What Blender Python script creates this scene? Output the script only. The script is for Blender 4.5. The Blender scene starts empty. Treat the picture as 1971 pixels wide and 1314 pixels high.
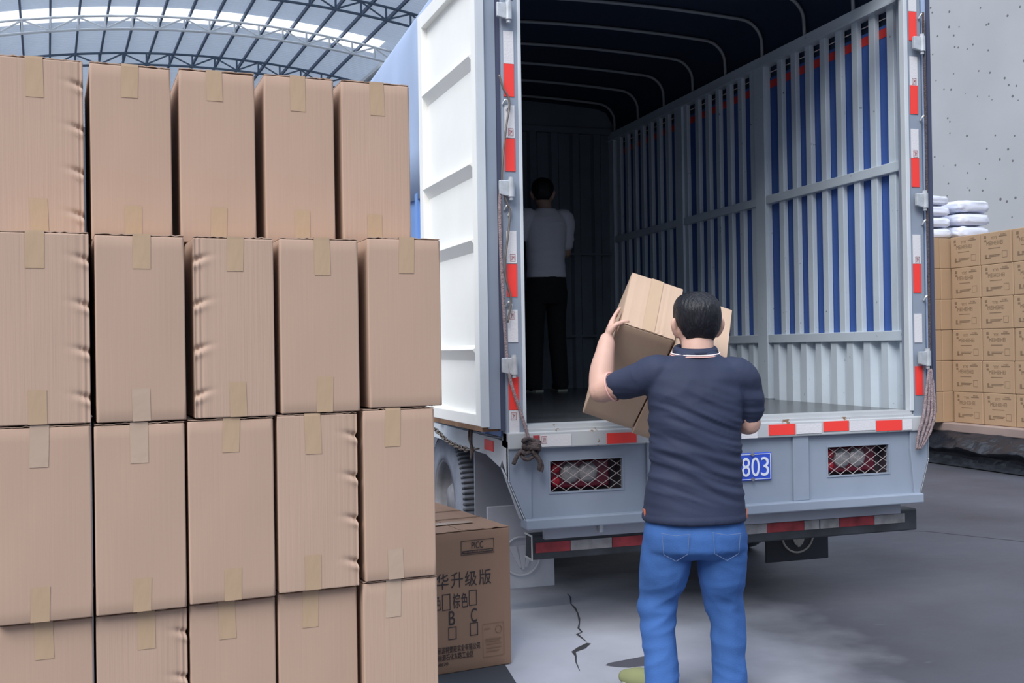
import bpy, bmesh, math, random
from mathutils import Vector, Matrix, noise
random.seed(7)
R = math.radians
S = bpy.context.scene
COL = S.collection

# ------------------------------------------------------------------ camera
cam_d = bpy.data.cameras.new('camera')
cam_d.sensor_fit = 'HORIZONTAL'; cam_d.sensor_width = 36.0
cam_d.lens = 2042.54 * 36.0 / 1971.0
cam_d.clip_start = 0.05; cam_d.clip_end = 400
cam = bpy.data.objects.new('camera', cam_d); COL.objects.link(cam)
YAW, PITCH, ROLL = 0.3082, 0.0067, 0.0157
CAM = Vector((-2.63885, -4.68775, 1.36))
_F = Vector((math.sin(YAW)*math.cos(PITCH), math.cos(YAW)*math.cos(PITCH), math.sin(PITCH)))
_r = Vector((math.cos(YAW), -math.sin(YAW), 0)); _u = _r.cross(_F)
_c, _s = math.cos(ROLL), math.sin(ROLL)
_R = _r*_c - _u*_s; _U = _r*_s + _u*_c
cam.matrix_world = Matrix(((_R.x, _U.x, -_F.x, CAM.x), (_R.y, _U.y, -_F.y, CAM.y), (_R.z, _U.z, -_F.z, CAM.z), (0, 0, 0, 1)))
S.camera = cam

# ------------------------------------------------------------------ light
SKY_LOW, SKY_HIGH = 0.12, 1.75
W = bpy.data.worlds.new('sky'); S.world = W; W.use_nodes = True
bg = W.node_tree.nodes['Background']
# overcast sky: about three times brighter overhead than at the horizon
_tc = W.node_tree.nodes.new('ShaderNodeTexCoord'); _sx = W.node_tree.nodes.new('ShaderNodeSeparateXYZ')
_mr = W.node_tree.nodes.new('ShaderNodeMapRange'); _mr.inputs[1].default_value = -0.05; _mr.inputs[2].default_value = 0.9
_mr.inputs[3].default_value = SKY_LOW; _mr.inputs[4].default_value = SKY_HIGH
W.node_tree.links.new(_tc.outputs['Generated'], _sx.inputs[0]); W.node_tree.links.new(_sx.outputs[2], _mr.inputs[0])
bg.inputs[0].default_value = (0.80, 0.91, 1.10, 1); W.node_tree.links.new(_mr.outputs[0], bg.inputs[1])
sun_d = bpy.data.lights.new('sun', 'SUN'); sun_d.energy = 2.9; sun_d.angle = R(36); sun_d.color = (1.0, 0.97, 0.93)
sun = bpy.data.objects.new('sun', sun_d); COL.objects.link(sun)
sun.rotation_euler = Vector((0.66, 0.68, -0.95)).to_track_quat('-Z', 'Y').to_euler()
sun.location = (-8, -8, 12)
vs = S.view_settings
vs.view_transform = 'Standard'; vs.look = 'None'; vs.gamma = 1; vs.use_curve_mapping = False
vs.exposure = 0.08
S.cycles.max_bounces = 8; S.cycles.diffuse_bounces = 5; S.cycles.use_denoising = True

# ------------------------------------------------------------------ materials
def sr(r, g, b):
    f = lambda c: (c/255/12.92) if c/255 <= 0.04045 else ((c/255+0.055)/1.055)**2.4
    return (f(r), f(g), f(b), 1)

def mat(name, col, rough=0.6, metal=0.0, var=0.0, vscale=6.0, bump=0.0, bscale=40.0, stretch=(1, 1, 1), spec=0.4, col2=None, detail=4):
    m = bpy.data.materials.new(name); m.use_nodes = True
    nt = m.node_tree; b = nt.nodes['Principled BSDF']
    b.inputs['Base Color'].default_value = col
    b.inputs['Roughness'].default_value = rough; b.inputs['Metallic'].default_value = metal
    b.inputs['Specular IOR Level'].default_value = spec
    tc = nt.nodes.new('ShaderNodeTexCoord'); mp = nt.nodes.new('ShaderNodeMapping')
    mp.inputs['Scale'].default_value = stretch
    nt.links.new(tc.outputs['Object'], mp.inputs['Vector'])
    if var > 0 or col2:
        n = nt.nodes.new('ShaderNodeTexNoise'); n.inputs['Scale'].default_value = vscale; n.inputs['Detail'].default_value = detail
        nt.links.new(mp.outputs[0], n.inputs['Vector'])
        mx = nt.nodes.new('ShaderNodeMix'); mx.data_type = 'RGBA'
        c2 = col2 or tuple([c*(1-var) for c in col[:3]]+[1])
        mx.inputs[6].default_value = col; mx.inputs[7].default_value = c2
        rp = nt.nodes.new('ShaderNodeMapRange'); rp.inputs[1].default_value = 0.35; rp.inputs[2].default_value = 0.7
        nt.links.new(n.outputs[0], rp.inputs[0]); nt.links.new(rp.outputs[0], mx.inputs[0])
        nt.links.new(mx.outputs[2], b.inputs['Base Color'])
    if bump > 0:
        n2 = nt.nodes.new('ShaderNodeTexNoise'); n2.inputs['Scale'].default_value = bscale; n2.inputs['Detail'].default_value = 3
        nt.links.new(mp.outputs[0], n2.inputs['Vector'])
        bp = nt.nodes.new('ShaderNodeBump'); bp.inputs['Strength'].default_value = bump; bp.inputs['Distance'].default_value = 0.01
        nt.links.new(n2.outputs[0], bp.inputs['Height']); nt.links.new(bp.outputs[0], b.inputs['Normal'])
    return m

def chipped(name, col, chip, amount=0.68, scale=22, rough=0.5, bump=0.0):
    """painted metal with chips of bare metal / rust"""
    m = mat(name, col, rough, var=0.12, vscale=3)
    nt = m.node_tree; b = nt.nodes['Principled BSDF']
    src = b.inputs['Base Color'].links[0].from_socket
    tc = nt.nodes.new('ShaderNodeTexCoord')
    n = nt.nodes.new('ShaderNodeTexNoise'); n.inputs['Scale'].default_value = scale; n.inputs['Detail'].default_value = 8; n.inputs['Roughness'].default_value = 0.7
    nt.links.new(tc.outputs['Object'], n.inputs['Vector'])
    rp = nt.nodes.new('ShaderNodeMapRange'); rp.inputs[1].default_value = amount; rp.inputs[2].default_value = amount+0.02
    mx = nt.nodes.new('ShaderNodeMix'); mx.data_type = 'RGBA'; mx.inputs[7].default_value = chip
    nt.links.new(n.outputs[0], rp.inputs[0]); nt.links.new(rp.outputs[0], mx.inputs[0])
    nt.links.new(src, mx.inputs[6]); nt.links.new(mx.outputs[2], b.inputs['Base Color'])
    return m

def cardboard(name, col, flute=0.25):
    m = mat(name, col, 0.72, var=0.10, vscale=2.2, stretch=(1, 1, 0.5), spec=0.25)
    nt = m.node_tree; b = nt.nodes['Principled BSDF']
    tc = nt.nodes.new('ShaderNodeTexCoord'); mp = nt.nodes.new('ShaderNodeMapping'); mp.inputs['Scale'].default_value = (1, 0.6, 0.02)
    nt.links.new(tc.outputs['Object'], mp.inputs[0])
    w = nt.nodes.new('ShaderNodeTexNoise'); w.inputs['Scale'].default_value = 120; w.inputs['Detail'].default_value = 3
    nt.links.new(mp.outputs[0], w.inputs['Vector'])
    bp = nt.nodes.new('ShaderNodeBump'); bp.inputs['Strength'].default_value = flute; bp.inputs['Distance'].default_value = 0.004
    nt.links.new(w.outputs[0], bp.inputs['Height']); nt.links.new(bp.outputs[0], b.inputs['Normal'])
    return m

M = {}
M['card'] = cardboard('cardboard', (0.47, 0.322, 0.24, 1), 0.12)
M['card_flute'] = cardboard('cardboard_fluted', (0.48, 0.332, 0.25, 1), 0.28)
M['card_print'] = cardboard('cardboard_printed_box', (0.30, 0.185, 0.125, 1), 0.1)
M['card_far'] = cardboard('cardboard_far', (0.41, 0.275, 0.17, 1), 0.1)
M['card_carry'] = cardboard('cardboard_carried', (0.51, 0.365, 0.265, 1), 0.1)
M['tape'] = mat('packing_tape', (0.45, 0.315, 0.205, 1), 0.45, spec=0.3, bump=0.25, bscale=14, stretch=(1.5, 1, 0.6))
M['tape_clear'] = mat('glossy_tape', (0.47, 0.345, 0.26, 1), 0.25, spec=0.5, bump=0.25, bscale=14)
M['ink'] = mat('black_ink', (0.035, 0.028, 0.03, 1), 0.7)
M['ink_soft'] = mat('brown_ink', (0.20, 0.13, 0.08, 1), 0.8)
M['ink_thin'] = mat('thin_ink', (0.22, 0.13, 0.08, 1), 0.8)
M['paint_shaded'] = mat('shaded_bulkhead_paint', (0.13, 0.16, 0.19, 1), 0.6, var=0.2, vscale=3)  # deep shade of the truck interior painted into the bulkhead colour
M['bow'] = mat('dull_bow_steel', (0.30, 0.32, 0.34, 1), 0.5)
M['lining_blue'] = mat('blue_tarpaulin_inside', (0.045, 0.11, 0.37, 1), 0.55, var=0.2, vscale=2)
M['bounce_pale'] = mat('pale_bounce_ground', (0.40, 0.40, 0.40, 1), 0.8, var=0.2, vscale=0.4)
M['paint_in'] = chipped('grey_blue_paint_inside', (0.58, 0.66, 0.74, 1), (0.10, 0.12, 0.15, 1), 0.66, 26)
M['paint_out'] = mat('grey_paint', (0.27, 0.315, 0.39, 1), 0.5, var=0.16, vscale=2.5, bump=0.05, bscale=8)
M['paint_worn'] = chipped('worn_sill_paint', (0.48, 0.50, 0.52, 1), (0.23, 0.14, 0.08, 1), 0.62, 9)
M['paint_light'] = chipped('light_edge_paint', (0.58, 0.62, 0.66, 1), (0.2, 0.2, 0.22, 1), 0.74, 24)
M['door_white'] = mat('white_door_paint', (0.90, 0.90, 0.86, 1), 0.4, var=0.05, vscale=3)
M['steel_bare'] = mat('galvanised_steel', (0.62, 0.65, 0.68, 1), 0.35, metal=0.5, var=0.25, vscale=30)
M['rubber'] = mat('rubber', (0.03, 0.032, 0.04, 1), 0.7)
M['seal'] = mat('door_seal', (0.06, 0.07, 0.12, 1), 0.6)
M['tarp'] = mat('blue_tarpaulin', (0.40, 0.50, 0.70, 1), 0.5, var=0.2, vscale=2, bump=0.4, bscale=3, stretch=(1, 1, 0.4))
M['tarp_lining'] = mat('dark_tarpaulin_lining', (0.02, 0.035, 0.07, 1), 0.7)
M['blue_paint'] = mat('blue_side_paint', (0.18, 0.33, 0.68, 1), 0.5, var=0.2, vscale=2)
M['red_fabric'] = mat('red_stripe', (0.55, 0.03, 0.03, 1), 0.6)
M['red_reflect'] = mat('red_reflector', (0.85, 0.055, 0.045, 1), 0.35)
M['red_dirty'] = mat('dirty_red_reflector', (0.40, 0.05, 0.06, 1), 0.6, var=0.5, vscale=12)
M['white_reflect'] = mat('white_reflector', (0.66, 0.65, 0.67, 1), 0.35, bump=0.15, bscale=120)
M['white_dirty'] = mat('dirty_white_reflector', (0.40, 0.38, 0.38, 1), 0.6, var=0.5, vscale=12)
M['bumper_black'] = mat('dusty_black_bumper', (0.055, 0.06, 0.07, 1), 0.6, var=0.5, vscale=7)
M['bumper_edge'] = mat('bumper_cut_edge', (0.6, 0.6, 0.6, 1), 0.6)
M['deck'] = mat('bed_deck_steel', (0.10, 0.105, 0.11, 1), 0.24, var=0.4, vscale=5, bump=0.1, bscale=10)
M['red_lens'] = mat('red_lens', (0.10, 0.006, 0.018, 1), 0.2, spec=0.6, bump=0.3, bscale=60)
M['clear_lens'] = mat('clear_lens', (0.26, 0.25, 0.26, 1), 0.12, spec=0.7, bump=0.5, bscale=60)
M['red_bulb'] = mat('red_bulb_lens', (0.33, 0.012, 0.025, 1), 0.2)
M['lamp_dark'] = mat('lamp_recess', (0.05, 0.04, 0.05, 1), 0.6)
M['mesh_steel'] = mat('lamp_guard_mesh', (0.36, 0.32, 0.32, 1), 0.5)
M['plate_blue'] = mat('blue_plate', (0.035, 0.085, 0.52, 1), 0.35)
M['plate_white'] = mat('plate_white', (0.72, 0.76, 0.82, 1), 0.4)
M['tyre'] = mat('dusty_tyre', (0.23, 0.25, 0.30, 1), 0.85, var=0.45, vscale=5, bump=0.3, bscale=25)
M['tyre_dark'] = mat('tyre_tread', (0.08, 0.085, 0.10, 1), 0.85, var=0.3, vscale=10)
M['rim'] = mat('dusty_rim', (0.22, 0.22, 0.24, 1), 0.7, var=0.4, vscale=8)
M['under'] = mat('dirty_chassis', (0.05, 0.052, 0.06, 1), 0.8, var=0.5, vscale=5)
M['guard'] = mat('dusty_guard', (0.40, 0.41, 0.47, 1), 0.8, var=0.2, vscale=4)
M['flap_grey'] = mat('dusty_mudflap', (0.52, 0.54, 0.60, 1), 0.75, var=0.2, vscale=5)
M['flap_dark'] = mat('dark_mudflap', (0.035, 0.037, 0.045, 1), 0.75)
M['emblem_light'] = mat('light_emblem', (0.55, 0.57, 0.62, 1), 0.6)
M['emblem_tan'] = mat('tan_emblem', (0.40, 0.37, 0.33, 1), 0.6)
M['rope_brown'] = mat('brown_rope', (0.11, 0.085, 0.085, 1), 0.9, var=0.5, vscale=60, bump=0.8, bscale=150)
M['rope_pale'] = mat('pink_grey_rope', (0.34, 0.26, 0.27, 1), 0.9, var=0.4, vscale=60, bump=0.8, bscale=150)
M['chain'] = mat('dark_chain', (0.20, 0.17, 0.15, 1), 0.5, metal=0.6)
M['skin'] = mat('skin', (0.62, 0.38, 0.30, 1), 0.5, var=0.12, vscale=9)
M['skin_dark'] = mat('skin_second_worker', (0.36, 0.22, 0.17, 1), 0.5)
M['hair'] = mat('black_hair', (0.007, 0.007, 0.011, 1), 0.45, bump=0.9, bscale=90, stretch=(1, 1, 0.18), spec=0.35)
M['shirt'] = mat('navy_polo', (0.028, 0.037, 0.075, 1), 0.72, var=0.2, vscale=4, bump=0.08, bscale=300, spec=0.3)
M['pink_trim'] = mat('pink_trim', (0.75, 0.42, 0.38, 1), 0.7)
M['white_trim'] = mat('white_trim', (0.85, 0.72, 0.70, 1), 0.7)
M['orange_trim'] = mat('orange_trim', (0.65, 0.16, 0.06, 1), 0.7)
M['jeans'] = mat('blue_denim', (0.055, 0.145, 0.40, 1), 0.8, var=0.35, vscale=3.5, bump=0.15, bscale=220, spec=0.2)
M['stitch'] = mat('stitching', (0.14, 0.18, 0.28, 1), 0.8)
M['shoe'] = mat('olive_shoe', (0.25, 0.27, 0.13, 1), 0.7)
M['sole'] = mat('shoe_sole', (0.35, 0.36, 0.30, 1), 0.8)
M['tee'] = mat('white_tee', (0.62, 0.62, 0.68, 1), 0.8)
M['black_cloth'] = mat('black_cloth', (0.012, 0.012, 0.014, 1), 0.9)
M['eye'] = mat('eye_white', (0.8, 0.8, 0.8, 1), 0.2)
M['iris'] = mat('dark_iris', (0.02, 0.012, 0.01, 1), 0.2)
M['lip'] = mat('lip', (0.45, 0.17, 0.15, 1), 0.5)
M['purlin'] = mat('grey_blue_purlin', (0.13, 0.17, 0.25, 1), 0.6)
M['truss'] = mat('lit_truss_paint', (0.90, 0.93, 0.95, 1), 0.4)  # glow of the nearby skylight painted into the steel colour
M['truss_shaded'] = mat('shaded_truss_paint', (0.13, 0.18, 0.25, 1), 0.5)  # darker copy of the truss steel, shade painted in
M['platform_board'] = mat('worn_board', (0.27, 0.20, 0.18, 1), 0.8, col2=(0.36, 0.27, 0.23, 1), vscale=3, stretch=(3, 0.6, 1))
M['black_sheet'] = mat('black_plastic_sheet', (0.012, 0.014, 0.02, 1), 0.35, bump=1.0, bscale=7, spec=0.5)
M['bag'] = mat('white_plastic_bag', (0.66, 0.70, 0.82, 1), 0.3, bump=0.5, bscale=14, spec=0.5)
M['socket'] = mat('cream_plastic', (0.62, 0.60, 0.58, 1), 0.5)
M['hole'] = mat('brown_broken_patch', (0.25, 0.17, 0.10, 1), 0.9, var=0.6, vscale=20)
M['shadow_grey'] = mat('shadow_sheet_grey', (0.05, 0.055, 0.065, 1), 0.8)
M['crack'] = mat('crack_dark', (0.05, 0.05, 0.055, 1), 0.9)

def floor_material():
    m = mat('concrete_floor', (0.085, 0.088, 0.11, 1), 0.55, col2=(0.05, 0.051, 0.062, 1), vscale=0.7, bump=0.12, bscale=18, detail=8)
    nt = m.node_tree; b = nt.nodes['Principled BSDF']
    src = b.inputs['Base Color'].links[0].from_socket
    tc = nt.nodes.new('ShaderNodeTexCoord')
    n = nt.nodes.new('ShaderNodeTexNoise'); n.inputs['Scale'].default_value = 4.5; n.inputs['Detail'].default_value = 9; n.inputs['Roughness'].default_value = 0.75
    mp = nt.nodes.new('ShaderNodeMapping'); mp.inputs['Scale'].default_value = (0.6, 1.6, 1); mp.inputs['Rotation'].default_value = (0, 0, R(-12))
    nt.links.new(tc.outputs['Object'], mp.inputs[0]); nt.links.new(mp.outputs[0], n.inputs['Vector'])
    rp = nt.nodes.new('ShaderNodeMapRange'); rp.inputs[1].default_value = 0.60; rp.inputs[2].default_value = 0.75; rp.inputs[4].default_value = 0.55
    mx = nt.nodes.new('ShaderNodeMix'); mx.data_type = 'RGBA'; mx.inputs[7].default_value = (0.15, 0.152, 0.18, 1)
    nt.links.new(n.outputs[0], rp.inputs[0]); nt.links.new(rp.outputs[0], mx.inputs[0])
    nt.links.new(src, mx.inputs[6]); nt.links.new(mx.outputs[2], b.inputs['Base Color'])
    # worn pale area around the truck tail, with pooled light painted into it
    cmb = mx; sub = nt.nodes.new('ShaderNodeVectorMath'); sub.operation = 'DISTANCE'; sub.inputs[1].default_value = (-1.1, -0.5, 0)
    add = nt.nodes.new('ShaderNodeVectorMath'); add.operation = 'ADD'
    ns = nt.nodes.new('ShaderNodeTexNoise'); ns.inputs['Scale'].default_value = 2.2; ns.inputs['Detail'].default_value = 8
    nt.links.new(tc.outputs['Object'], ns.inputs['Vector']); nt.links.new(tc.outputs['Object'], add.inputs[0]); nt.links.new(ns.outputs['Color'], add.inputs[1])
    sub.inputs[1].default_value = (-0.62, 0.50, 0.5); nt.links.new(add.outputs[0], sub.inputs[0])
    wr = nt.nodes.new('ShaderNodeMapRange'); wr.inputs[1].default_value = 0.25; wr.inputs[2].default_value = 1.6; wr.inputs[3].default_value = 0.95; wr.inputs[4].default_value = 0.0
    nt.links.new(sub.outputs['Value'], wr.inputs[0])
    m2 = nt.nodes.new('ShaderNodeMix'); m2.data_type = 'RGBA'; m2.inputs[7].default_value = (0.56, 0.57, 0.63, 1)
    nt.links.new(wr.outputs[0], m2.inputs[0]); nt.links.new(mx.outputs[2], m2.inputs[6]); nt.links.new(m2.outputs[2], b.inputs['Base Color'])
    rr = nt.nodes.new('ShaderNodeMapRange'); rr.inputs[3].default_value = 0.45; rr.inputs[4].default_value = 0.75
    nt.links.new(n.outputs[0], rr.inputs[0]); nt.links.new(rr.outputs[0], b.inputs['Roughness'])
    return m
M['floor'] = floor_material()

def roof_material():
    m = mat('ribbed_roof_sheet', (0.74, 0.80, 0.90, 1), 0.5, var=0.12, vscale=0.7)
    nt = m.node_tree; b = nt.nodes['Principled BSDF']
    tc = nt.nodes.new('ShaderNodeTexCoord'); w = nt.nodes.new('ShaderNodeTexWave'); w.bands_direction = 'Y'
    w.inputs['Scale'].default_value = 1.5; w.inputs['Distortion'].default_value = 0.0
    nt.links.new(tc.outputs['Object'], w.inputs['Vector'])
    bp = nt.nodes.new('ShaderNodeBump'); bp.inputs['Strength'].default_value = 0.7; bp.inputs['Distance'].default_value = 0.06
    nt.links.new(w.outputs['Fac'], bp.inputs['Height']); nt.links.new(bp.outputs[0], b.inputs['Normal'])
    # translucent mix added so the roof underside glows brighter
    t = nt.nodes.new('ShaderNodeBsdfTranslucent'); t.inputs[0].default_value = (0.75, 0.86, 1.0, 1); x = nt.nodes.new('ShaderNodeMixShader'); x.inputs[0].default_value = 0.17
    nt.links.new(b.outputs[0], x.inputs[1]); nt.links.new(t.outputs[0], x.inputs[2]); nt.links.new(x.outputs[0], nt.nodes['Material Output'].inputs[0])
    return m
M['roof'] = roof_material()

def skylight_material():
    m = bpy.data.materials.new('translucent_skylight_sheet'); m.use_nodes = True
    nt = m.node_tree; nt.nodes.remove(nt.nodes['Principled BSDF']); out = nt.nodes['Material Output']
    t = nt.nodes.new('ShaderNodeBsdfTransparent'); d = nt.nodes.new('ShaderNodeBsdfTranslucent'); x = nt.nodes.new('ShaderNodeMixShader')
    t.inputs[0].default_value = (0.95, 0.95, 0.93, 1); d.inputs[0].default_value = (0.95, 0.94, 0.9, 1); x.inputs[0].default_value = 0.65
    nt.links.new(t.outputs[0], x.inputs[1]); nt.links.new(d.outputs[0], x.inputs[2]); nt.links.new(x.outputs[0], out.inputs[0])
    return m
M['skylight'] = skylight_material()

def wall_material():
    m = mat('speckled_wall', (0.42, 0.435, 0.455, 1), 0.85, var=0.10, vscale=0.9)
    nt = m.node_tree; b = nt.nodes['Principled BSDF']
    src = b.inputs['Base Color'].links[0].from_socket
    tc = nt.nodes.new('ShaderNodeTexCoord')
    v = nt.nodes.new('ShaderNodeTexVoronoi'); v.inputs['Scale'].default_value = 7.5
    nt.links.new(tc.outputs['Object'], v.inputs['Vector'])
    n = nt.nodes.new('ShaderNodeTexNoise'); n.inputs['Scale'].default_value = 3.0
    nt.links.new(tc.outputs['Object'], n.inputs['Vector'])
    rp = nt.nodes.new('ShaderNodeMapRange'); rp.inputs[1].default_value = 0.3; rp.inputs[2].default_value = 0.7; rp.inputs[3].default_value = 0.085; rp.inputs[4].default_value = 0.15
    nt.links.new(n.outputs[0], rp.inputs[0])
    lt = nt.nodes.new('ShaderNodeMath'); lt.operation = 'LESS_THAN'
    nt.links.new(v.outputs['Distance'], lt.inputs[0]); nt.links.new(rp.outputs[0], lt.inputs[1])
    mx = nt.nodes.new('ShaderNodeMix'); mx.data_type = 'RGBA'; mx.inputs[7].default_value = (0.14, 0.14, 0.15, 1)
    nt.links.new(lt.outputs[0], mx.inputs[0]); nt.links.new(src, mx.inputs[6]); nt.links.new(mx.outputs[2], b.inputs['Base Color'])
    return m
M['wall'] = wall_material()

# ------------------------------------------------------------------ mesh helpers
def obj(name, bm, m=None, parent=None, smooth=False, loc=None, rotz=0.0, fix=True):
    if fix:
        bmesh.ops.recalc_face_normals(bm, faces=bm.faces)
    me = bpy.data.meshes.new(name); bm.to_mesh(me); bm.free()
    if m is not None:
        for mm in (m if isinstance(m, (list, tuple)) else [m]): me.materials.append(mm)
    if smooth:
        for p in me.polygons: p.use_smooth = True
    o = bpy.data.objects.new(name, me); COL.objects.link(o)
    if parent: o.parent = parent
    if loc: o.location = loc
    if rotz: o.rotation_euler = (0, 0, rotz)
    return o

def empty(name, loc=(0, 0, 0), rotz=0.0):
    o = bpy.data.objects.new(name, None); COL.objects.link(o); o.location = loc; o.rotation_euler = (0, 0, rotz)
    o.empty_display_size = 0.1
    return o

def tag(o, label=None, cat=None, group=None, kind=None):
    if label: o['label'] = label
    if cat: o['category'] = cat
    if group: o['group'] = group
    if kind: o['kind'] = kind
    return o

def box(bm, x0, x1, y0, y1, z0, z1, mi=0):
    v = [bm.verts.new(p) for p in ((x0,y0,z0),(x1,y0,z0),(x1,y1,z0),(x0,y1,z0),(x0,y0,z1),(x1,y0,z1),(x1,y1,z1),(x0,y1,z1))]
    for q in ((0,3,2,1),(4,5,6,7),(0,1,5,4),(1,2,6,5),(2,3,7,6),(3,0,4,7)):
        f = bm.faces.new([v[i] for i in q]); f.material_index = mi
    return v

def boxm(*a):
    bm = bmesh.new(); box(bm, *a); return bm

def prism(bm, poly, axis, a, b):
    """extrude a 2-D polygon along axis ('X','Y','Z') from a to b"""
    def P(u, v, w): return {'X': (w, u, v), 'Y': (u, w, v), 'Z': (u, v, w)}[axis]
    A = [bm.verts.new(P(u, v, a)) for u, v in poly]; B = [bm.verts.new(P(u, v, b)) for u, v in poly]
    bm.faces.new(A[::-1]); bm.faces.new(B)
    n = len(poly)
    for i in range(n): bm.faces.new((A[i], A[(i+1) % n], B[(i+1) % n], B[i]))

def frames(pts):
    T = []
    for i in range(len(pts)):
        a = pts[max(i-1, 0)]; b = pts[min(i+1, len(pts)-1)]
        t = (b-a); T.append(t.normalized() if t.length > 1e-9 else Vector((0, 0, 1)))
    up = Vector((0, 0, 1)) if abs(T[0].z) < 0.9 else Vector((0, 1, 0))
    n = (up - T[0]*up.dot(T[0])).normalized(); out = []
    for t in T:
        n = (n - t*n.dot(t)).normalized(); out.append((n, t.cross(n)))
    return out

def tube(bm, pts, r, n=8, cap=True, closed=False, ry=None):
    pts = [Vector(p) for p in pts]; fr = frames(pts); rings = []
    for i, (p, (a, b)) in enumerate(zip(pts, fr)):
        ra = r[i] if isinstance(r, (list, tuple)) else r
        rb = ra*(ry if ry else 1)
        rings.append([bm.verts.new(p + a*(ra*math.cos(2*math.pi*k/n)) + b*(rb*math.sin(2*math.pi*k/n))) for k in range(n)])
    m = len(rings)
    for i in range(m if closed else m-1):
        A, B = rings[i], rings[(i+1) % m]
        for k in range(n): bm.faces.new((A[k], A[(k+1) % n], B[(k+1) % n], B[k]))
    if cap and not closed:
        bm.faces.new(rings[0][::-1]); bm.faces.new(rings[-1])

def spline(pts, k=6):
    P = [Vector(p) for p in pts]; out = []
    for i in range(len(P)-1):
        p0, p1, p2, p3 = P[max(i-1, 0)], P[i], P[i+1], P[min(i+2, len(P)-1)]
        for j in range(k):
            t = j/k
            out.append(0.5*((2*p1) + (p2-p0)*t + (2*p0-5*p1+4*p2-p3)*t*t + (3*p1-p0-3*p2+p3)*t*t*t))
    out.append(P[-1]); return out

def cyl(bm, c, axis, r, h, n=24, r2=None):
    c = Vector(c); d = Vector(axis).normalized()
    tube(bm, [c - d*h/2, c + d*h/2], [r, r if r2 is None else r2], n)

def bevel(o, w=0.004, seg=2, ang=35):
    m = o.modifiers.new('bevel', 'BEVEL'); m.width = w; m.segments = seg; m.limit_method = 'ANGLE'; m.angle_limit = R(ang)
    return o

def wnormals(o):
    for p in o.data.polygons: p.use_smooth = True
    m = o.modifiers.new('wn', 'WEIGHTED_NORMAL'); m.keep_sharp = False
    return o

_txt = bpy.data.curves.new('lettering', 'FONT')
_txto = bpy.data.objects.new('lettering', _txt); COL.objects.link(_txto)
def text_mesh(s, width, height, extrude=0.0004):
    """lettering as a mesh in the XZ plane facing -Y, filling 0..width by 0..height"""
    _txt.body = s; _txt.extrude = 0.01
    dg = bpy.context.evaluated_depsgraph_get(); dg.update()
    me = bpy.data.meshes.new_from_object(_txto.evaluated_get(dg))
    xs = [v.co.x for v in me.vertices]; ys = [v.co.y for v in me.vertices]
    x0, x1, y0, y1 = min(xs), max(xs), min(ys), max(ys)
    for v in me.vertices:
        v.co = Vector(((v.co.x-x0)/(x1-x0)*width, -(v.co.z/0.01)*extrude, (v.co.y-y0)/(y1-y0)*height))
    bm = bmesh.new(); bm.from_mesh(me); bpy.data.meshes.remove(me)
    return bm

def merge(dst, src, mtx=None):
    if mtx: bmesh.ops.transform(src, matrix=mtx, verts=src.verts)
    me = bpy.data.meshes.new('t'); src.to_mesh(me); src.free(); dst.from_mesh(me); bpy.data.meshes.remove(me)

def frame_rect(bm, x0, x1, z0, z1, t, y0=-0.0008, y1=0.0):
    box(bm, x0, x1, y0, y1, z0, z0+t); box(bm, x0, x1, y0, y1, z1-t, z1)
    box(bm, x0, x0+t, y0, y1, z0+t, z1-t); box(bm, x1-t, x1, y0, y1, z0+t, z1-t)

# ================================================================== SETTING
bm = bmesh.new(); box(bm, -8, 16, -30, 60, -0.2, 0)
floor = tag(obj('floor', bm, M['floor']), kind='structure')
bm = bmesh.new(); box(bm, -60, -8, -30, 80, -0.2, 0)
tag(obj('bounce_ground', bm, M['bounce_pale']), kind='structure')  # unseen pale ground added to bounce light onto the roof underside
# cracks, joint line and stain lie in the floor
def flat_strip(name, pts, w, m, z=0.0012):
    bm = bmesh.new(); P = [Vector(p) for p in pts]; L = []; Rr_ = []
    for i, p in enumerate(P):
        t = (P[min(i+1, len(P)-1)] - P[max(i-1, 0)]).normalized(); n = Vector((-t.y, t.x))
        ww = w[i] if isinstance(w, (list, tuple)) else w
        L.append(bm.verts.new((p.x+n.x*ww/2, p.y+n.y*ww/2, z))); Rr_.append(bm.verts.new((p.x-n.x*ww/2, p.y-n.y*ww/2, z)))
    for i in range(len(P)-1): bm.faces.new((L[i], Rr_[i], Rr_[i+1], L[i+1]))
    return obj(name, bm, m, floor, fix=False)
ck = [(-0.583, 0.832), (-0.60, 0.74), (-0.65, 0.60), (-0.66, 0.52), (-0.688, 0.403), (-0.72, 0.30), (-0.75, 0.22), (-0.79, 0.13), (-0.80, 0.06), (-0.835, 0.03), (-0.84, -0.10)]
flat_strip('floor_crack', ck, [0.004, 0.009, 0.006, 0.012, 0.007, 0.01, 0.006, 0.010, 0.008, 0.014, 0.004], M['crack'])
flat_strip('floor_crack', [(-0.84, -0.13), (-0.90, -0.19), (-0.955, -0.235), (-0.97, -0.30), (-1.0, -0.38), (-1.03, -0.5)], [0.022, 0.04, 0.02, 0.008, 0.006, 0.003], M['crack'])
flat_strip('floor_joint', [(1.6, 2.3), (2.114, 1.91), (2.49, 1.70), (2.824, 1.121), (3.4, 0.3), (4.2, -0.8)], 0.012, M['crack'])
bm = bmesh.new()
st = [(-0.900, -0.47), (-0.875, -0.445), (-0.80, -0.430), (-0.73, -0.415), (-0.66, -0.40), (-0.60, -0.43), (-0.62, -0.52), (-0.70, -0.545), (-0.76, -0.535), (-0.82, -0.535), (-0.87, -0.505)]
bm.faces.new([bm.verts.new((x, y, 0.001)) for x, y in st])
obj('damp_stain', bm, mat('damp_concrete', (0.10, 0.10, 0.12, 1), 0.4), floor, fix=False)

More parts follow.
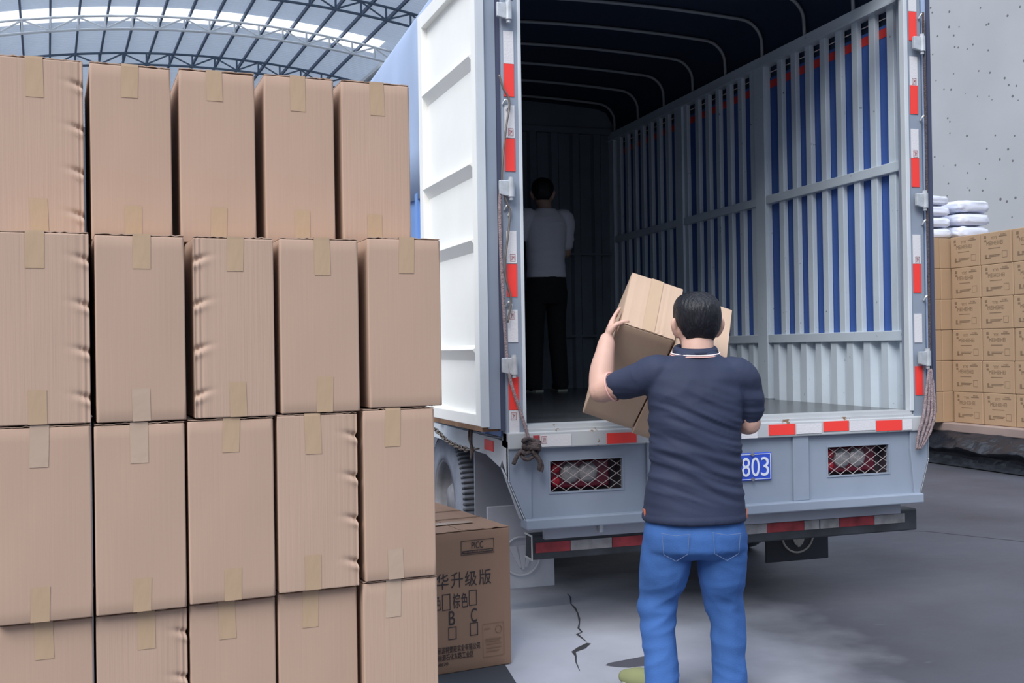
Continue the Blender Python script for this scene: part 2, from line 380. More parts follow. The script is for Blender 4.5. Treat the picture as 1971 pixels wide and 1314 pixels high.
# warehouse frame: turned 6 degrees from the truck
WA = R(6.0)
DW = Vector((-math.sin(WA), math.cos(WA), 0)); RW = Vector((math.cos(WA), math.sin(WA), 0))
def wpt(r, d, z): 
    p = Vector((CAM.x, CAM.y, 0)) + RW*r + DW*d
    return Vector((p.x, p.y, z))
ARC_R, ARC_C, ARC_Z = 31.0, 5.5, 11.38
def arc_z(r, off=0.0): return ARC_Z - (ARC_R - math.sqrt(ARC_R**2 - (r-ARC_C)**2)) + off
R0, R1 = -9.0, 11.0
base_loc = (CAM.x, CAM.y, 0)
# roof sheet in strips with a gap for the skylight
def roof_strip(bm, d0, d1, off=0.62, th=0.0, n=48, r0=R0, r1=R1):
    V = []
    for i in range(n+1):
        r = r0 + (r1-r0)*i/n; z = arc_z(r, off)
        V.append([bm.verts.new((r, d, z)) for d in (d0, d1)])
    for a, b in zip(V[:-1], V[1:]): bm.faces.new((a[0], a[1], b[1], b[0]))
bm = bmesh.new()
roof_strip(bm, 20.0, 33.8); roof_strip(bm, 35.3, 52.0)
roof_strip(bm, 33.8, 35.3, r0=10.4, n=4)
roof = tag(obj('ceiling', bm, M['roof'], loc=base_loc, rotz=WA, smooth=False), kind='structure')
bm = bmesh.new(); roof_strip(bm, 33.8, 35.3, off=0.63, th=0.004, r1=10.4)
tag(obj('window_1', bm, M['skylight'], loc=base_loc, rotz=WA), kind='structure')
# walls
bm = bmesh.new(); box(bm, 11.0, 11.2, 5.0, 52, 0, 11.7)
wall_r = tag(obj('wall_right', bm, M['wall'], loc=base_loc, rotz=WA), kind='structure')
bm = bmesh.new(); box(bm, R0, 11.0, 52, 52.2, 0, 12.2)
tag(obj('wall_back', bm, M['wall'], loc=base_loc, rotz=WA), kind='structure')
# purlins
npur = 0
r = -3.0
while r < 10.6:
    bm = bmesh.new(); z = arc_z(r, 0.44)
    box(bm, -0.03, 0.03, 20, 52, 0.06, 0.17)
    o = obj('roof_purlin', bm, M['purlin'], loc=wpt(r, 0, z), rotz=WA)
    tag(o, 'long straight steel purlin running along the underside of the curved warehouse roof', 'purlin', 'roof purlins')
    r += 0.80; npur += 1
# arched trusses
def truss(d, m, label, r0=-3.5):
    t = empty('roof_truss', wpt(0, d, 0), WA); tag(t, label, 'roof truss', 'arched roof trusses')
    n = 40
    rs = [r0 + (10.86-r0)*i/n for i in range(n+1)]
    for nm, off in (('bottom_chord', 0.0), ('top_chord', 0.40)):
        bm = bmesh.new(); tube(bm, [(q, 0, arc_z(q, off)) for q in rs], 0.040, 6); obj(nm, bm, m, t, smooth=True)
    k = 0; q = 10.84; step = 0.76
    while q > r0+0.1:
        bm = bmesh.new(); tube(bm, [(q, 0, arc_z(q, 0)), (q, 0, arc_z(q, 0.4))], 0.034, 6); obj('web_post', bm, m, t)
        q2 = q-step
        if q2 > r0:
            bm = bmesh.new()
            if k % 2 == 0: tube(bm, [(q, 0, arc_z(q, 0.02)), (q2, 0, arc_z(q2, 0.38))], 0.028, 6)
            else: tube(bm, [(q, 0, arc_z(q, 0.38)), (q2, 0, arc_z(q2, 0.02))], 0.028, 6)
            obj('web_brace', bm, m, t)
        q = q2; k += 1
truss(34.0, M['truss'], 'brightly lit arched roof truss just behind the white skylight band')
truss(38.3, M['truss_shaded'], 'dark arched roof truss farthest back, low behind the top carton row')
truss(30.2, M['truss_shaded'], 'dark arched roof truss nearest, in front of the skylight beside the truck door', r0=2.0)
bm = bmesh.new(); box(bm, -0.05, 0.05, 22, 52, 0, 0.12)
o = obj('eave_rail', bm, M['truss'], loc=wpt(10.75, 0, arc_z(10.75, 0.28)), rotz=WA)
tag(o, 'pale steel eave rail running back along the right end of the roof trusses', 'rail')

# ================================================================== TRUCK
truck = tag(empty('cargo_truck', (0, 0, 0)), 'grey cargo truck with blue tarpaulin top and open rear doors, backed towards the worker', 'truck')
LX0, LX1, RX0, RX1 = -1.180, -1.090, 1.038, 1.150
TOPZ, BEDZ = 3.27, 1.0
BED_L = 4.15
# bed
o = obj('bed_deck', boxm(-1.10, 1.10, 0.02, BED_L, 0.93, BEDZ), M['deck'], truck)
# side walls (right is seen from inside)
def side_wall(sx):
    s = 1 if sx > 0 else -1
    xi, xo = 1.125*s, 1.166*s
    bm = bmesh.new()
    p, n = 0.1591, 26
    prof = [(0.03, xo)]
    y = 0.12
    for i in range(n):
        prof += [(y, xi), (y+0.058, xi), (y+0.078, xo), (y+0.140, xo)]
        y += p
    prof = [q for q in prof if q[0] < BED_L] + [(BED_L, xo)]
    A = [bm.verts.new((x, yy, BEDZ-0.03)) for yy, x in prof]; B = [bm.verts.new((x, yy, 1.38)) for yy, x in prof]
    for i in range(len(prof)-1): bm.faces.new((A[i], A[i+1], B[i+1], B[i]))
    w = obj('side_wall', bm, M['paint_in'], truck, fix=False)
    def rail(nm, z0, z1, xin=1.112):
        a, b = sorted((xin*s, 1.168*s))
        bevel(obj(nm, boxm(a, b, 0.03, BED_L, z0, z1), M['paint_in'], w), 0.004)
    rail('top_rail', 3.215, 3.276, 1.105); rail('middle_rail', 2.290, 2.346); rail('lower_rail', 1.370, 1.4255)
    a, b = sorted((1.098*s, 1.168*s))
    obj('rail_lip', boxm(a, b, 0.03, BED_L, 3.205, 3.216), M['paint_in'], w)
    for y0 in (0.297+0.1591*7.55, 0.297+0.1591*15.05, ):
        a, b = sorted((1.108*s, 1.168*s))
        bevel(obj('wall_post', boxm(a, b, y0, y0+0.125, BEDZ, 3.22), M['paint_in'], w), 0.004)
    a, b = sorted((1.108*s, 1.168*s))
    obj('wall_post', boxm(a, b, BED_L-0.12, BED_L, BEDZ, 3.25), M['paint_in'], w)
    # vertical slats between the rails
    for k in range(-1, 26):
        if k in (7, 15): continue
        extra = 0.0305*(1 if k >= 8 else 0) + 0.0305*(1 if k >= 16 else 0)
        yc = 0.297 + 0.1591*k + 0.0795 + (0 if k < 7 else 0.0) + extra - (0.1591 if k > 7 else 0)*0 
        if k > 7: yc = 0.297 + 0.1591*k + 0.0305 - 0.0795
        if k > 15: yc = 0.297 + 0.1591*(k-1) + 0.061 - 0.0795
        if yc > BED_L-0.15: continue
        bm = bmesh.new()
        a, b = sorted((xi, 1.1565*s))
        box(bm, a, b, yc-0.030, yc+0.026, 1.41, 3.22)
        bevel(obj('slat', bm, M['paint_in'], w), 0.003)
    return w
side_wall(1); side_wall(-1)
# bulkhead
bm = bmesh.new()
yb = BED_L-0.02
prof = []; x = -1.16; k = 0
while x < 1.16:
    prof += [(x, yb), (x+0.09, yb), (x+0.11, yb-0.035), (x+0.17, yb-0.035), (x+0.19, yb)]
    x += 0.20
prof = [q for q in prof if q[0] < 1.17]
def bow_z(x):  # arched roof profile
    ax = min(abs(x), 1.165)
    if ax > 0.98:
        t = (ax-0.98)/0.185; return 3.50 - 0.17*(1-math.sqrt(max(0, 1-t*t)))
    return 3.50 + 0.045*(1-(ax/0.98)**2)
A = [bm.verts.new((x, y, BEDZ)) for x, y in prof]; B = [bm.verts.new((x, y, 3.28)) for x, y in prof]
for i in range(len(prof)-1): bm.faces.new((A[i], A[i+1], B[i+1], B[i]))
bh = obj('bulkhead', bm, M['paint_shaded'], truck, fix=False)
bm = bmesh.new()
xs = [-1.165 + 2.33*i/30 for i in range(31)]
prism(bm, [(x, bow_z(x)-0.01) for x in xs] + [(1.165, 3.28), (-1.165, 3.28)], 'Y', yb-0.01, yb+0.02)
obj('arched_header', bm, M['paint_shaded'], bh)
bm = bmesh.new(); box(bm, -1.15, 1.15, yb-0.045, yb, 3.26, 3.31); obj('header_rail', bm, M['paint_shaded'], bh)
for z in (2.18, 1.45): obj('cross_rail', boxm(-1.15, 1.15, yb-0.043, yb, z, z+0.02), M['paint_shaded'], bh)
# roof bows
def bow_path(y, r_c=0.20):
    pts = [(1.122, y, 3.25), (1.12, y, 3.33)]
    for i in range(1, 8):
        a = i/8*math.pi/2
        pts.append((1.12-0.16*(1-math.cos(a)), y, 3.36+0.155*math.sin(a)))
    for i in range(0, 13):
        x = 0.95 - 1.9*i/12; pts.append((x, y, 3.517+0.032*(1-(x/0.95)**2)))
    return pts + [(-q[0], q[1], q[2]) for q in reversed(pts[:9])]
for k in range(8):
    y = 0.5322+0.4972*k
    if y > BED_L: break
    bm = bmesh.new(); tube(bm, bow_path(y), 0.011, 8); obj('roof_bow', bm, M['bow'], truck, smooth=True)
# tarpaulin
def tarp_section():
    pts = [(1.205, 2.30), (1.20, 2.6), (1.192, 3.0), (1.185, 3.30), (1.165, 3.40)]
    for i in range(1, 6):
        a = i/6*math.pi/2; pts.append((1.165-0.19*(1-math.cos(a)), 3.40+0.145*math.sin(a)))
    for i in range(0, 9):
        x = 0.97-0.97*i/8; pts.append((x, 3.548+0.03*(1-(x/0.97)**2)))
    return pts + [(-x, z) for x, z in reversed(pts[:-1])]
sec = tarp_section()
bm = bmesh.new(); NY = 42; rows = []
for j in range(NY+1):
    y = 0.05 + (4.22-0.05)*j/NY
    row = []
    for i, (x, z) in enumerate(sec):
        w = noise.noise(Vector((x*1.5, y*2.2, z*1.2)))*0.014
        s = 1 if x > 0 else -1
        if z > 3.3 and i not in (0, len(sec)-1):
            sag = -0.014*math.sin(math.pi*(((y-0.5322)/0.4972) % 1)) if abs(x) < 0.95 else 0
            row.append(bm.verts.new((x, y, z+0.006+sag)))
        elif z <= 2.31: row.append(bm.verts.new((x+abs(w)*s, y, z-0.03*abs(math.sin(y*3.1))+0.01)))
        else: row.append(bm.verts.new((x+abs(w)*s, y, z)))
    rows.append(row)
for a, b in zip(rows[:-1], rows[1:]):
    for i in range(len(sec)-1): bm.faces.new((a[i], b[i], b[i+1], a[i+1]))
tp = obj('tarpaulin', bm, M['tarp'], truck, smooth=True)
sm = tp.modifiers.new('thickness', 'SOLIDIFY'); sm.thickness = 0.004; sm.offset = 0
# dark lining under the top of the tarpaulin
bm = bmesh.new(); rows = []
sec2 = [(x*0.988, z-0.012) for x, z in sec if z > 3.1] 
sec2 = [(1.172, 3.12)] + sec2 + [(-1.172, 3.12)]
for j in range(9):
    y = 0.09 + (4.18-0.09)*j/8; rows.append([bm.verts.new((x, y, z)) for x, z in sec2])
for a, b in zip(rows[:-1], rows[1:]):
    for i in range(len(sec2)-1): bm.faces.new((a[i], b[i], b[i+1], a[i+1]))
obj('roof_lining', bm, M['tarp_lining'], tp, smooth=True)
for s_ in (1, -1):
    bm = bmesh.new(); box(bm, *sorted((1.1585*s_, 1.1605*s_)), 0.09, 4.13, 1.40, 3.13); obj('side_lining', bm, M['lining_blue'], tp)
# front of the tarpaulin and lower blue sides
obj('front_tarpaulin', boxm(-1.19, 1.19, 4.20, 4.215, 0.95, 3.40), M['tarp'], truck)
bm = bmesh.new(); prism(bm, [(x, z) for x, z in sec if z > 3.39], 'Y', 4.18, 4.215); obj('front_tarpaulin', bm, M['tarp_lining'], truck)
for s in (1, -1):
    bm = bmesh.new()
    a, b = sorted((1.182*s, 1.190*s)); box(bm, a, b, 0.06, 4.2, 0.95, 2.36)
    for k in range(9):
        y = 0.25+0.47*k; a2, b2 = sorted((1.19*s, 1.212*s)); box(bm, a2, b2, y, y+0.07, 0.95, 2.32)
    obj('outer_side_panel', bm, M['blue_paint'], truck)
    bm = bmesh.new(); a, b = sorted((1.1565*s, 1.1585*s)); box(bm, a, b, 0.09, 4.13, 3.062, 3.112)
    obj('red_stripe', bm, M['red_fabric'], tp)
    bm = bmesh.new(); tube(bm, [(1.160*s, 0.1+0.5*i, 3.165+0.004*(i % 2)) for i in range(9)], 0.003, 5); obj('lashing_cord', bm, M['white_trim'], tp)

# rear frame
lp = bevel(obj('rear_post', boxm(LX0, LX1, -0.004, 0.08, 0.90, 3.30), M['paint_out'], truck), 0.005)
rp = bevel(obj('rear_post', boxm(RX0+0.022, RX1, -0.004, 0.08, 0.90, 3.30), M['paint_out'], truck), 0.005)
bevel(obj('post_lip', boxm(RX0, RX0+0.024, -0.012, 0.03, BEDZ, 3.30), M['paint_light'], rp), 0.003)
bevel(obj('post_lip', boxm(LX1-0.010, LX1+0.006, -0.010, 0.10, BEDZ, 3.30), M['paint_light'], lp), 0.003)
bevel(obj('rear_top_beam', boxm(LX0, RX1, -0.004, 0.08, 3.19, 3.32), M['paint_out'], truck), 0.005)
def rtape(x0, x1, z0, z1, col, parent, y=-0.006, mark=None):
    o = obj('reflective_tape', boxm(x0, x1, y-0.0015, y+0.004, z0, z1), M[col], parent)
    tag(o, ('red' if 'red' in col else 'white') + ' reflective tape strip')
    if mark:
        mx = x0+(x1-x0)*mark[0]; mz = z0+(z1-z0)*mark[1]
        bm = text_mesh('3M', 0.014, 0.022); bmesh.ops.translate(bm, verts=bm.verts, vec=(mx, y-0.002, mz))
        obj('printed_mark', bm, M['red_dirty'], o)
        bm = bmesh.new(); frame_rect(bm, mx-0.006, mx+0.020, mz-0.006, mz+0.028, 0.0015, y-0.0024, y-0.0015); obj('mark_frame', bm, M['red_dirty'], o)
    return o
for z1, c, mk in ((2.832, 'white_reflect', None), (2.680, 'red_reflect', None), (2.488, 'white_reflect', (0.45, 0.10)), (2.333, 'red_reflect', None),
              (1.905, 'white_reflect', (0.45, 0.10)), (1.751, 'red_reflect', None), (1.540, 'white_reflect', (0.3, 0.75)), (1.228, 'red_reflect', None), (1.074, 'white_reflect', (0.3, 0.75))):
    rtape(-1.168, -1.119, z1-0.151, z1, c, lp, mark=mk)
rtape(-1.168, -1.119, 2.98, 3.13, 'red_reflect', lp)
for z1, c, mk in ((3.105, 'red_reflect', None), (2.868, 'white_reflect', (0.4, 0.06)), (2.716, 'red_reflect', None), (2.485, 'white_reflect', (0.4, 0.06)), (2.331, 'red_reflect', None),
              (1.926, 'white_reflect', (0.4, 0.06)), (1.773, 'red_reflect', None), (1.510, 'white_reflect', None), (1.234, 'red_reflect', None)):
    rtape(1.076, 1.124, z1-0.152, z1, c, rp, mark=mk)
rtape(1.076, 1.124, 3.107, 3.18, 'white_reflect', rp)
# rear sill with worn lip
sill = bevel(obj('rear_sill', boxm(-1.18, 1.150, -0.028, 0.06, 0.895, 0.972), M['paint_worn'], truck), 0.006)
bm = bmesh.new(); box(bm, -1.08, 1.05, -0.02, 0.10, 0.972, 0.984); box(bm, -1.08, 1.05, -0.006, 0.12, 0.984, 1.003); obj('sill_lip', bm, M['paint_worn'], sill)
for x0, x1, z0, z1, c, mk in ((-1.06, -1.030, .903, .956, 'red_dirty', None), (-1.026, -.872, .902, .956, 'white_reflect', (0.08, 0.4)), (-.692, -.539, .902, .952, 'red_reflect', None),
                     (-.03, .115, .897, .949, 'white_reflect', None), (.181, .331, .907, .960, 'red_reflect', None), (.338, .484, .908, .957, 'white_reflect', None), (.496, .645, .914, .965, 'red_reflect', None),
                     (.652, .806, .911, .961, 'white_reflect', None), (.812, .968, .904, .958, 'red_reflect', None), (.974, 1.03, .904, .958, 'white_reflect', None), (-0.26, -0.11, .9, .95, 'red_reflect', None)):
    rtape(x0, x1, z0, z1, c, sill, y=-0.030, mark=mk)
# tail panel with lamp openings
tail = empty('tail_panel'); tail.parent = truck
bm = bmesh.new()
zs = [0.565, 0.683, 0.831, 0.90]; xs2 = [-1.10, -0.971, -0.602, 0.536, 0.905, 1.09]
for i in range(5):
    for j in range(3):
        if j == 1 and i in (1, 3): continue
        box(bm, xs2[i], xs2[i+1], 0.0, 0.02, zs[j], zs[j+1])
bmesh.ops.remove_doubles(bm, verts=bm.verts, dist=1e-5)
obj('panel_sheet', bm, M['paint_out'], tail)
for s, ix in ((-1, 0), (1, 1)):   # corner gussets
    xo = LX0 if s < 0 else RX1-0.005; xb = -1.103 if s < 0 else 1.088
    bm = bmesh.new()
    prism(bm, [(xo, 0.93), (xo, 0.749), (xb, 0.562), (xb-s*0.035, 0.562), (xo-s*0.115, 0.80), (xo-s*0.115, 0.93)] if True else [], 'Y', -0.016, 0.012)
    bevel(obj('corner_gusset', bm, M['paint_out'], tail), 0.003)
    bm = bmesh.new()
    prism(bm, [(-0.016, 0.93), (-0.016, 0.749), (-0.018, 0.745), (0.10, 0.86), (0.14, 0.93)], 'X', *sorted((xo, xo-s*0.006)))
    # sloping side flange following the gusset edge
    A = [bm.verts.new(p) for p in ((xo, -0.016, 0.749), (xb, -0.016, 0.562), (xb, 0.07, 0.562), (xo, 0.10, 0.80))]
    B = [bm.verts.new((v.co.x-s*0.006, v.co.y, v.co.z)) for v in A]
    bm.faces.new(A); bm.faces.new(B[::-1])
    for i in range(4): bm.faces.new((A[i], A[(i+1) % 4], B[(i+1) % 4], B[i]))
    obj('side_flange', bm, M['paint_light'], tail)
bevel(obj('centre_rib', boxm(0.327, 0.418, -0.016, 0.0, 0.57, 0.90), M['paint_out'], tail), 0.003)
bevel(obj('centre_rib', boxm(-0.478, -0.387, -0.016, 0.0, 0.57, 0.90), M['paint_out'], tail), 0.003)
lb = bevel(obj('lower_beam', boxm(-1.103, 1.088, -0.045, 0.05, 0.521, 0.570), M['paint_out'], tail), 0.006)
obj('under_plate', boxm(-0.98, 1.02, 0.06, 0.09, 0.455, 0.52), M['guard'], tail)
# lamps behind mesh
for s, (x0, x1, rnd) in enumerate(((-0.971, -0.602, 1), (0.536, 0.905, 0))):
    L = empty('tail_lamp'); L.parent = truck
    bm = bmesh.new(); box(bm, x0, x1, 0.085, 0.095, 0.675, 0.84); box(bm, x0-0.005, x0, 0.02, 0.09, 0.675, 0.84); box(bm, x1, x1+0.005, 0.02, 0.09, 0.675, 0.84); box(bm, x0, x1, 0.02, 0.09, 0.670, 0.676); box(bm, x0, x1, 0.02, 0.09, 0.838, 0.844)
    obj('lamp_housing', bm, M['lamp_dark'], L)
    bm = bmesh.new(); box(bm, x0+0.02, x1-0.045, 0.05, 0.085, 0.69, 0.825)
    bevel(obj('red_lens', bm, M['red_lens'], L), 0.012, 3)
    for kx in (0.115, 0.205):
        bm = bmesh.new()
        xc = x0+kx+0.005
        tube(bm, [(xc, 0.052, 0.765), (xc, 0.044, 0.765), (xc, 0.036, 0.765), (xc, 0.031, 0.765)], [0.052, 0.048, 0.036, 0.010], 20)
        obj('clear_lens', bm, M['clear_lens'], L, smooth=True)
    for kz in (0.725, 0.79):
        bm = bmesh.new(); xc = x0+0.045
        tube(bm, [(xc, 0.052, kz), (xc, 0.042, kz), (xc, 0.037, kz)], [0.026, 0.022, 0.006], 16); o = obj('red_bulb_lens', bm, M['red_bulb'], L, smooth=True)
    # diamond mesh
    bm = bmesh.new(); st_ = 0.074; ht = 0.155; z0 = 0.679
    def clipseg(xa, xb2):
        za, zb = z0, z0+ht
        pa, pb = Vector((xa, 0.014, za)), Vector((xb2, 0.014, zb))
        d = pb-pa; t0, t1 = 0.0, 1.0
        for lim, sg in ((x0, 1), (x1, -1)):
            fa, fb = sg*(pa.x-lim), sg*(pb.x-lim)
            if fa < 0 and fb < 0: return
            if fa < 0: t0 = max(t0, fa/(fa-fb))
            if fb < 0: t1 = min(t1, fa/(fa-fb))
        if t1 > t0+0.03: tube(bm, [pa+d*t0, pa+d*t1], 0.0017, 5)
    for k in range(-4, 7):
        clipseg(x0+k*st_, x0+k*st_+0.245); clipseg(x0+k*st_+0.245, x0+k*st_)
    obj('guard_mesh', bm, M['mesh_steel'], L)
    bm = bmesh.new(); frame_rect(bm, x0-0.006, x1+0.006, 0.677, 0.837, 0.007, -0.004, 0.004); obj('lamp_frame', bm, M['paint_out'], L)
# number plate
pl_ = bevel(obj('number_plate', boxm(-0.235, 0.203, -0.014, -0.006, 0.684, 0.823), M['plate_blue'], truck), 0.004)
tag(pl_, 'blue plate with white numerals')
bm = bmesh.new(); frame_rect(bm, -0.229, 0.197, 0.690, 0.817, 0.003, -0.0155, -0.014); obj('plate_border', bm, M['plate_white'], pl_)
for k, ch in enumerate('803'):
    bm = text_mesh(ch, 0.045, 0.094, 0.001); bmesh.ops.translate(bm, verts=bm.verts, vec=(0.034+0.0535*k, -0.0155, 0.706)); obj('plate_digit', bm, M['plate_white'], pl_)
for z in (0.815, 0.692):
    bm = bmesh.new(); cyl(bm, (0.093, -0.018, z), (0, 1, 0), 0.009, 0.008, 12); obj('plate_bolt', bm, M['rim'], pl_)
# bumper
bp_ = empty('rear_bumper'); bp_.parent = truck
bm = bmesh.new(); box(bm, -1.030, 1.155, 0.10, 0.20, 0.352, 0.468); bevel(obj('bumper_beam', bm, M['bumper_black'], bp_), 0.008)
bm = bmesh.new()
for q in ((0.097, 0.104, 0.35, 0.47), (0.104, 0.203, 0.35, 0.357), (0.104, 0.203, 0.463, 0.47)): box(bm, -1.034, -1.029, *q)
obj('cut_end', bm, M['bumper_edge'], bp_)
for x0, x1, c in ((-1.015, -.838, 'red_dirty'), (-.835, -.622, 'white_dirty'), (-.619, -.42, 'red_dirty'), (-.41, -.20, 'white_dirty'), (-.2, .0, 'red_dirty'), (.02, .236, 'white_dirty'), (.238, .454, 'red_dirty'), (.457, .545, 'white_dirty'), (.552, .665, 'white_dirty'), (.668, .880, 'red_dirty'), (.884, 1.075, 'white_dirty')):
    z0 = 0.386 if x0 < 0 else 0.398
    rtape(x0, x1, z0, z0+0.048, c, bp_, y=0.098)
for x in (-0.55, 0.55):
    obj('bumper_bracket', boxm(x-0.04, x+0.04, 0.13, 0.24, 0.44, 0.60), M['under'], bp_)
bm = bmesh.new(); cyl(bm, (-0.70, 0.045, 0.50), (0, 0, 1), 0.014, 0.05, 8); obj('bumper_bolt', bm, M['steel_bare'], bp_)
# mudflaps with emblem
def mudflap(x0, x1, m, me, y, z0, z1, ez):
    bm = bmesh.new(); box(bm, x0, x1, y, y+0.012, z0, z1); f = bevel(obj('mudflap', bm, M[m], truck), 0.004)
    cx = (x0+x1)/2
    bm = bmesh.new(); tube(bm, [(cx+0.10*math.cos(a*math.pi/18), y-0.002, ez+0.10*math.sin(a*math.pi/18)) for a in range(36)], 0.006, 6, closed=True)
    e = obj('round_emblem', bm, M[me], f)
    bm = bmesh.new()
    for k, (w0, w1) in enumerate(((-0.072, -0.03), (-0.018, 0.022), (0.034, 0.074))):
        zt = 0.055
        prism(bm, [(cx+w0, ez+zt), (cx+w1, ez+zt), (cx+w1*0.30+0.010, ez-0.075+abs(w1)*0.3), (cx+w0*0.30+0.004, ez-0.075+abs(w0)*0.3)], 'Y', y-0.006, y)
    obj('emblem_stripes', bm, M[me], f)
mudflap(-1.12, -0.757, 'flap_grey', 'emblem_light', 0.55, 0.118, 0.55, 0.285)
mudflap(0.50, 0.905, 'flap_dark', 'emblem_tan', 0.55, 0.138, 0.55, 0.285)
# wheels, axle, chassis
def wheel(x, y, r, w, out, mt='tyre'):
    wt = empty('rear_wheel', (x, y, r)); wt.parent = truck
    prof = [(-0.5, 0.60), (-0.5, 0.70), (-0.52, 0.82), (-0.48, 0.93), (-0.40, 0.985), (-0.2, 1.0), (0.2, 1.0), (0.40, 0.985), (0.48, 0.93), (0.52, 0.82), (0.5, 0.70), (0.5, 0.60)]
    bm = bmesh.new(); n = 48; rings = []
    for k in range(n):
        a = 2*math.pi*k/n
        rings.append([bm.verts.new((u*w, q*r*math.cos(a), q*r*math.sin(a))) for u, q in prof])
    for k in range(n):
        A, B = rings[k], rings[(k+1) % n]
        for i in range(len(prof)-1): bm.faces.new((A[i], A[i+1], B[i+1], B[i]))
        bm.faces.new((A[-1], A[0], B[0], B[-1]))
    ty = obj('tyre', bm, M[mt], wt, smooth=True)
    bm = bmesh.new()
    for k in range(84):
        a = 2*math.pi*k/84; c = Vector((0, math.cos(a), math.sin(a))); t = Vector((0, -math.sin(a), math.cos(a)))
        for sx in (-1, 1):
            q = [c*(r*0.965)+Vector((sx*w*0.44, 0, 0)), c*(r*0.998)+Vector((sx*w*0.40, 0, 0)), c*(r*1.008)+Vector((sx*w*0.08, 0, 0))]
            tube(bm, q, 0.007, 4, ry=0.7)
    obj('tread_blocks', bm, M['tyre_dark'], ty)
    bm = bmesh.new(); s = out
    pr = [(0.48*s, 0.60), (0.46*s, 0.56), (0.30*s, 0.55), (0.05*s, 0.53), (0.0, 0.42), (0.02*s, 0.30), (0.22*s, 0.24), (0.32*s, 0.20), (0.34*s, 0.0)]
    rings = []
    for k in range(36):
        a = 2*math.pi*k/36; rings.append([bm.verts.new((u*w, q*r*math.cos(a), q*r*math.sin(a))) for u, q in pr])
    for k in range(36):
        A, B = rings[k], rings[(k+1) % 36]
        for i in range(len(pr)-1): bm.faces.new((A[i], A[i+1], B[i+1], B[i]))
    bmesh.ops.remove_doubles(bm, verts=bm.verts, dist=1e-5)
    obj('rim', bm, M['rim'], wt, smooth=True)
WY, WR = 1.72, 0.425
wheel(-0.955, WY, WR, 0.20, -1); wheel(-0.70, WY, WR, 0.20, -1); wheel(0.70, WY, WR, 0.20, 1); wheel(0.955, WY, WR, 0.20, 1)
wheel(-0.92, 5.1, WR, 0.20, -1); wheel(0.92, 5.1, WR, 0.20, 1)
bm = bmesh.new(); cyl(bm, (0, WY, WR), (1, 0, 0), 0.075, 1.7, 16); tube(bm, [(0, WY-0.16, WR), (0, WY-0.05, WR), (0, WY+0.05, WR), (0, WY+0.16, WR)], [0.09, 0.17, 0.17, 0.07], 16); obj('rear_axle', bm, M['under'], truck, smooth=True)
for x in (-0.42, 0.36): obj('chassis_rail', boxm(x, x+0.07, 0.22, 6.0, 0.58, 0.80), M['under'], truck)
for y in (0.35, 1.2, 2.2, 3.2): obj('cross_member', boxm(-0.9, 0.9, y, y+0.07, 0.80, 0.93), M['under'], truck)
# pale flat guard beside the left wheel (dusty inner mudguard)
bm = bmesh.new(); box(bm, -1.085, -0.62, 0.90, 0.915, 0.36, 0.93); obj('inner_mudguard', bm, M['guard'], truck)
bm = bmesh.new(); prism(bm, [(0.05, 0.93), (4.2, 0.93), (4.2, 0.86), (0.35, 0.84), (0.12, 0.80), (0.06, 0.86)], 'X', -1.178, -1.14); obj('side_skirt', bm, M['paint_light'], truck)
obj('skirt_reflector', boxm(-1.1815, -1.178, 0.22, 0.37, 0.865, 0.915), M['red_reflect'], truck)
obj('side_skirt', boxm(1.10, 1.148, 0.05, 4.2, 0.84, 0.93), M['paint_light'], truck)

# left door: folded right back along the side, inner face outwards
dl = empty('cargo_door', (-1.205, 0.0, 0)); dl.parent = truck; dl.rotation_euler = (0, 0, R(2.3))
DZ0, DZ1, DWD = 1.00, 3.20, 1.06
o = obj('door_sheet', boxm(-0.052, -0.030, 0.02, DWD, DZ0, DZ1), M['door_white'], dl); bevel(o, 0.003)
def dbar(nm, y0, y1, z0, z1, x0=-0.085): 
    return bevel(obj(nm, boxm(x0, -0.050, y0, y1, z0, z1), M['door_white'], dl), 0.003)
dbar('door_stile', 0.02, 0.115, DZ0, DZ1); dbar('door_stile', DWD-0.075, DWD, DZ0, DZ1)
dbar('door_rail', 0.115, DWD-0.075, DZ0, DZ0+0.055); dbar('door_rail', 0.115, DWD-0.075, DZ1-0.08, DZ1)
for zt in (2.747, 2.236, 1.876, 1.359):
    bm = bmesh.new(); prism(bm, [(-0.051, zt+0.02), (-0.087, zt), (-0.087, zt-0.003), (-0.051, zt-0.055)], 'Y', 0.14, DWD-0.075); obj('door_rib', bm, M['door_white'], dl)
# thickness edge facing the rear: seal strips
obj('door_seal', boxm(-0.060, 0.0, 0.008, 0.02, DZ0-0.01, DZ1), M['paint_out'], dl)
obj('door_seal', boxm(-0.005, 0.026, 0.012, 0.035, DZ0-0.02, DZ1), M['seal'], dl)
obj('door_edge', boxm(-0.092, -0.058, -0.004, 0.022, DZ0, DZ1), M['paint_light'], dl)
obj('door_sole', boxm(-0.085, 0.0, 0.02, DWD, DZ0-0.022, DZ0), mat('rusty_wood', (0.25, 0.14, 0.08, 1), 0.8, var=0.5, vscale=9), dl)
# right door folded back along right side: we see its edge
dr = empty('cargo_door', (1.165, 0.0, 0)); dr.parent = truck; dr.rotation_euler = (0, 0, R(-2.0))
o = obj('door_sheet', boxm(0.025, 0.062, 0.02, 1.06, 1.00, 3.20), M['door_white'], dr)
obj('door_seal', boxm(0.0, 0.026, 0.01, 1.05, 0.99, 3.20), M['tarp'], dr)
obj('door_seal', boxm(0.026, 0.048, 0.0, 0.02, 0.985, 3.20), M['seal'], dr)
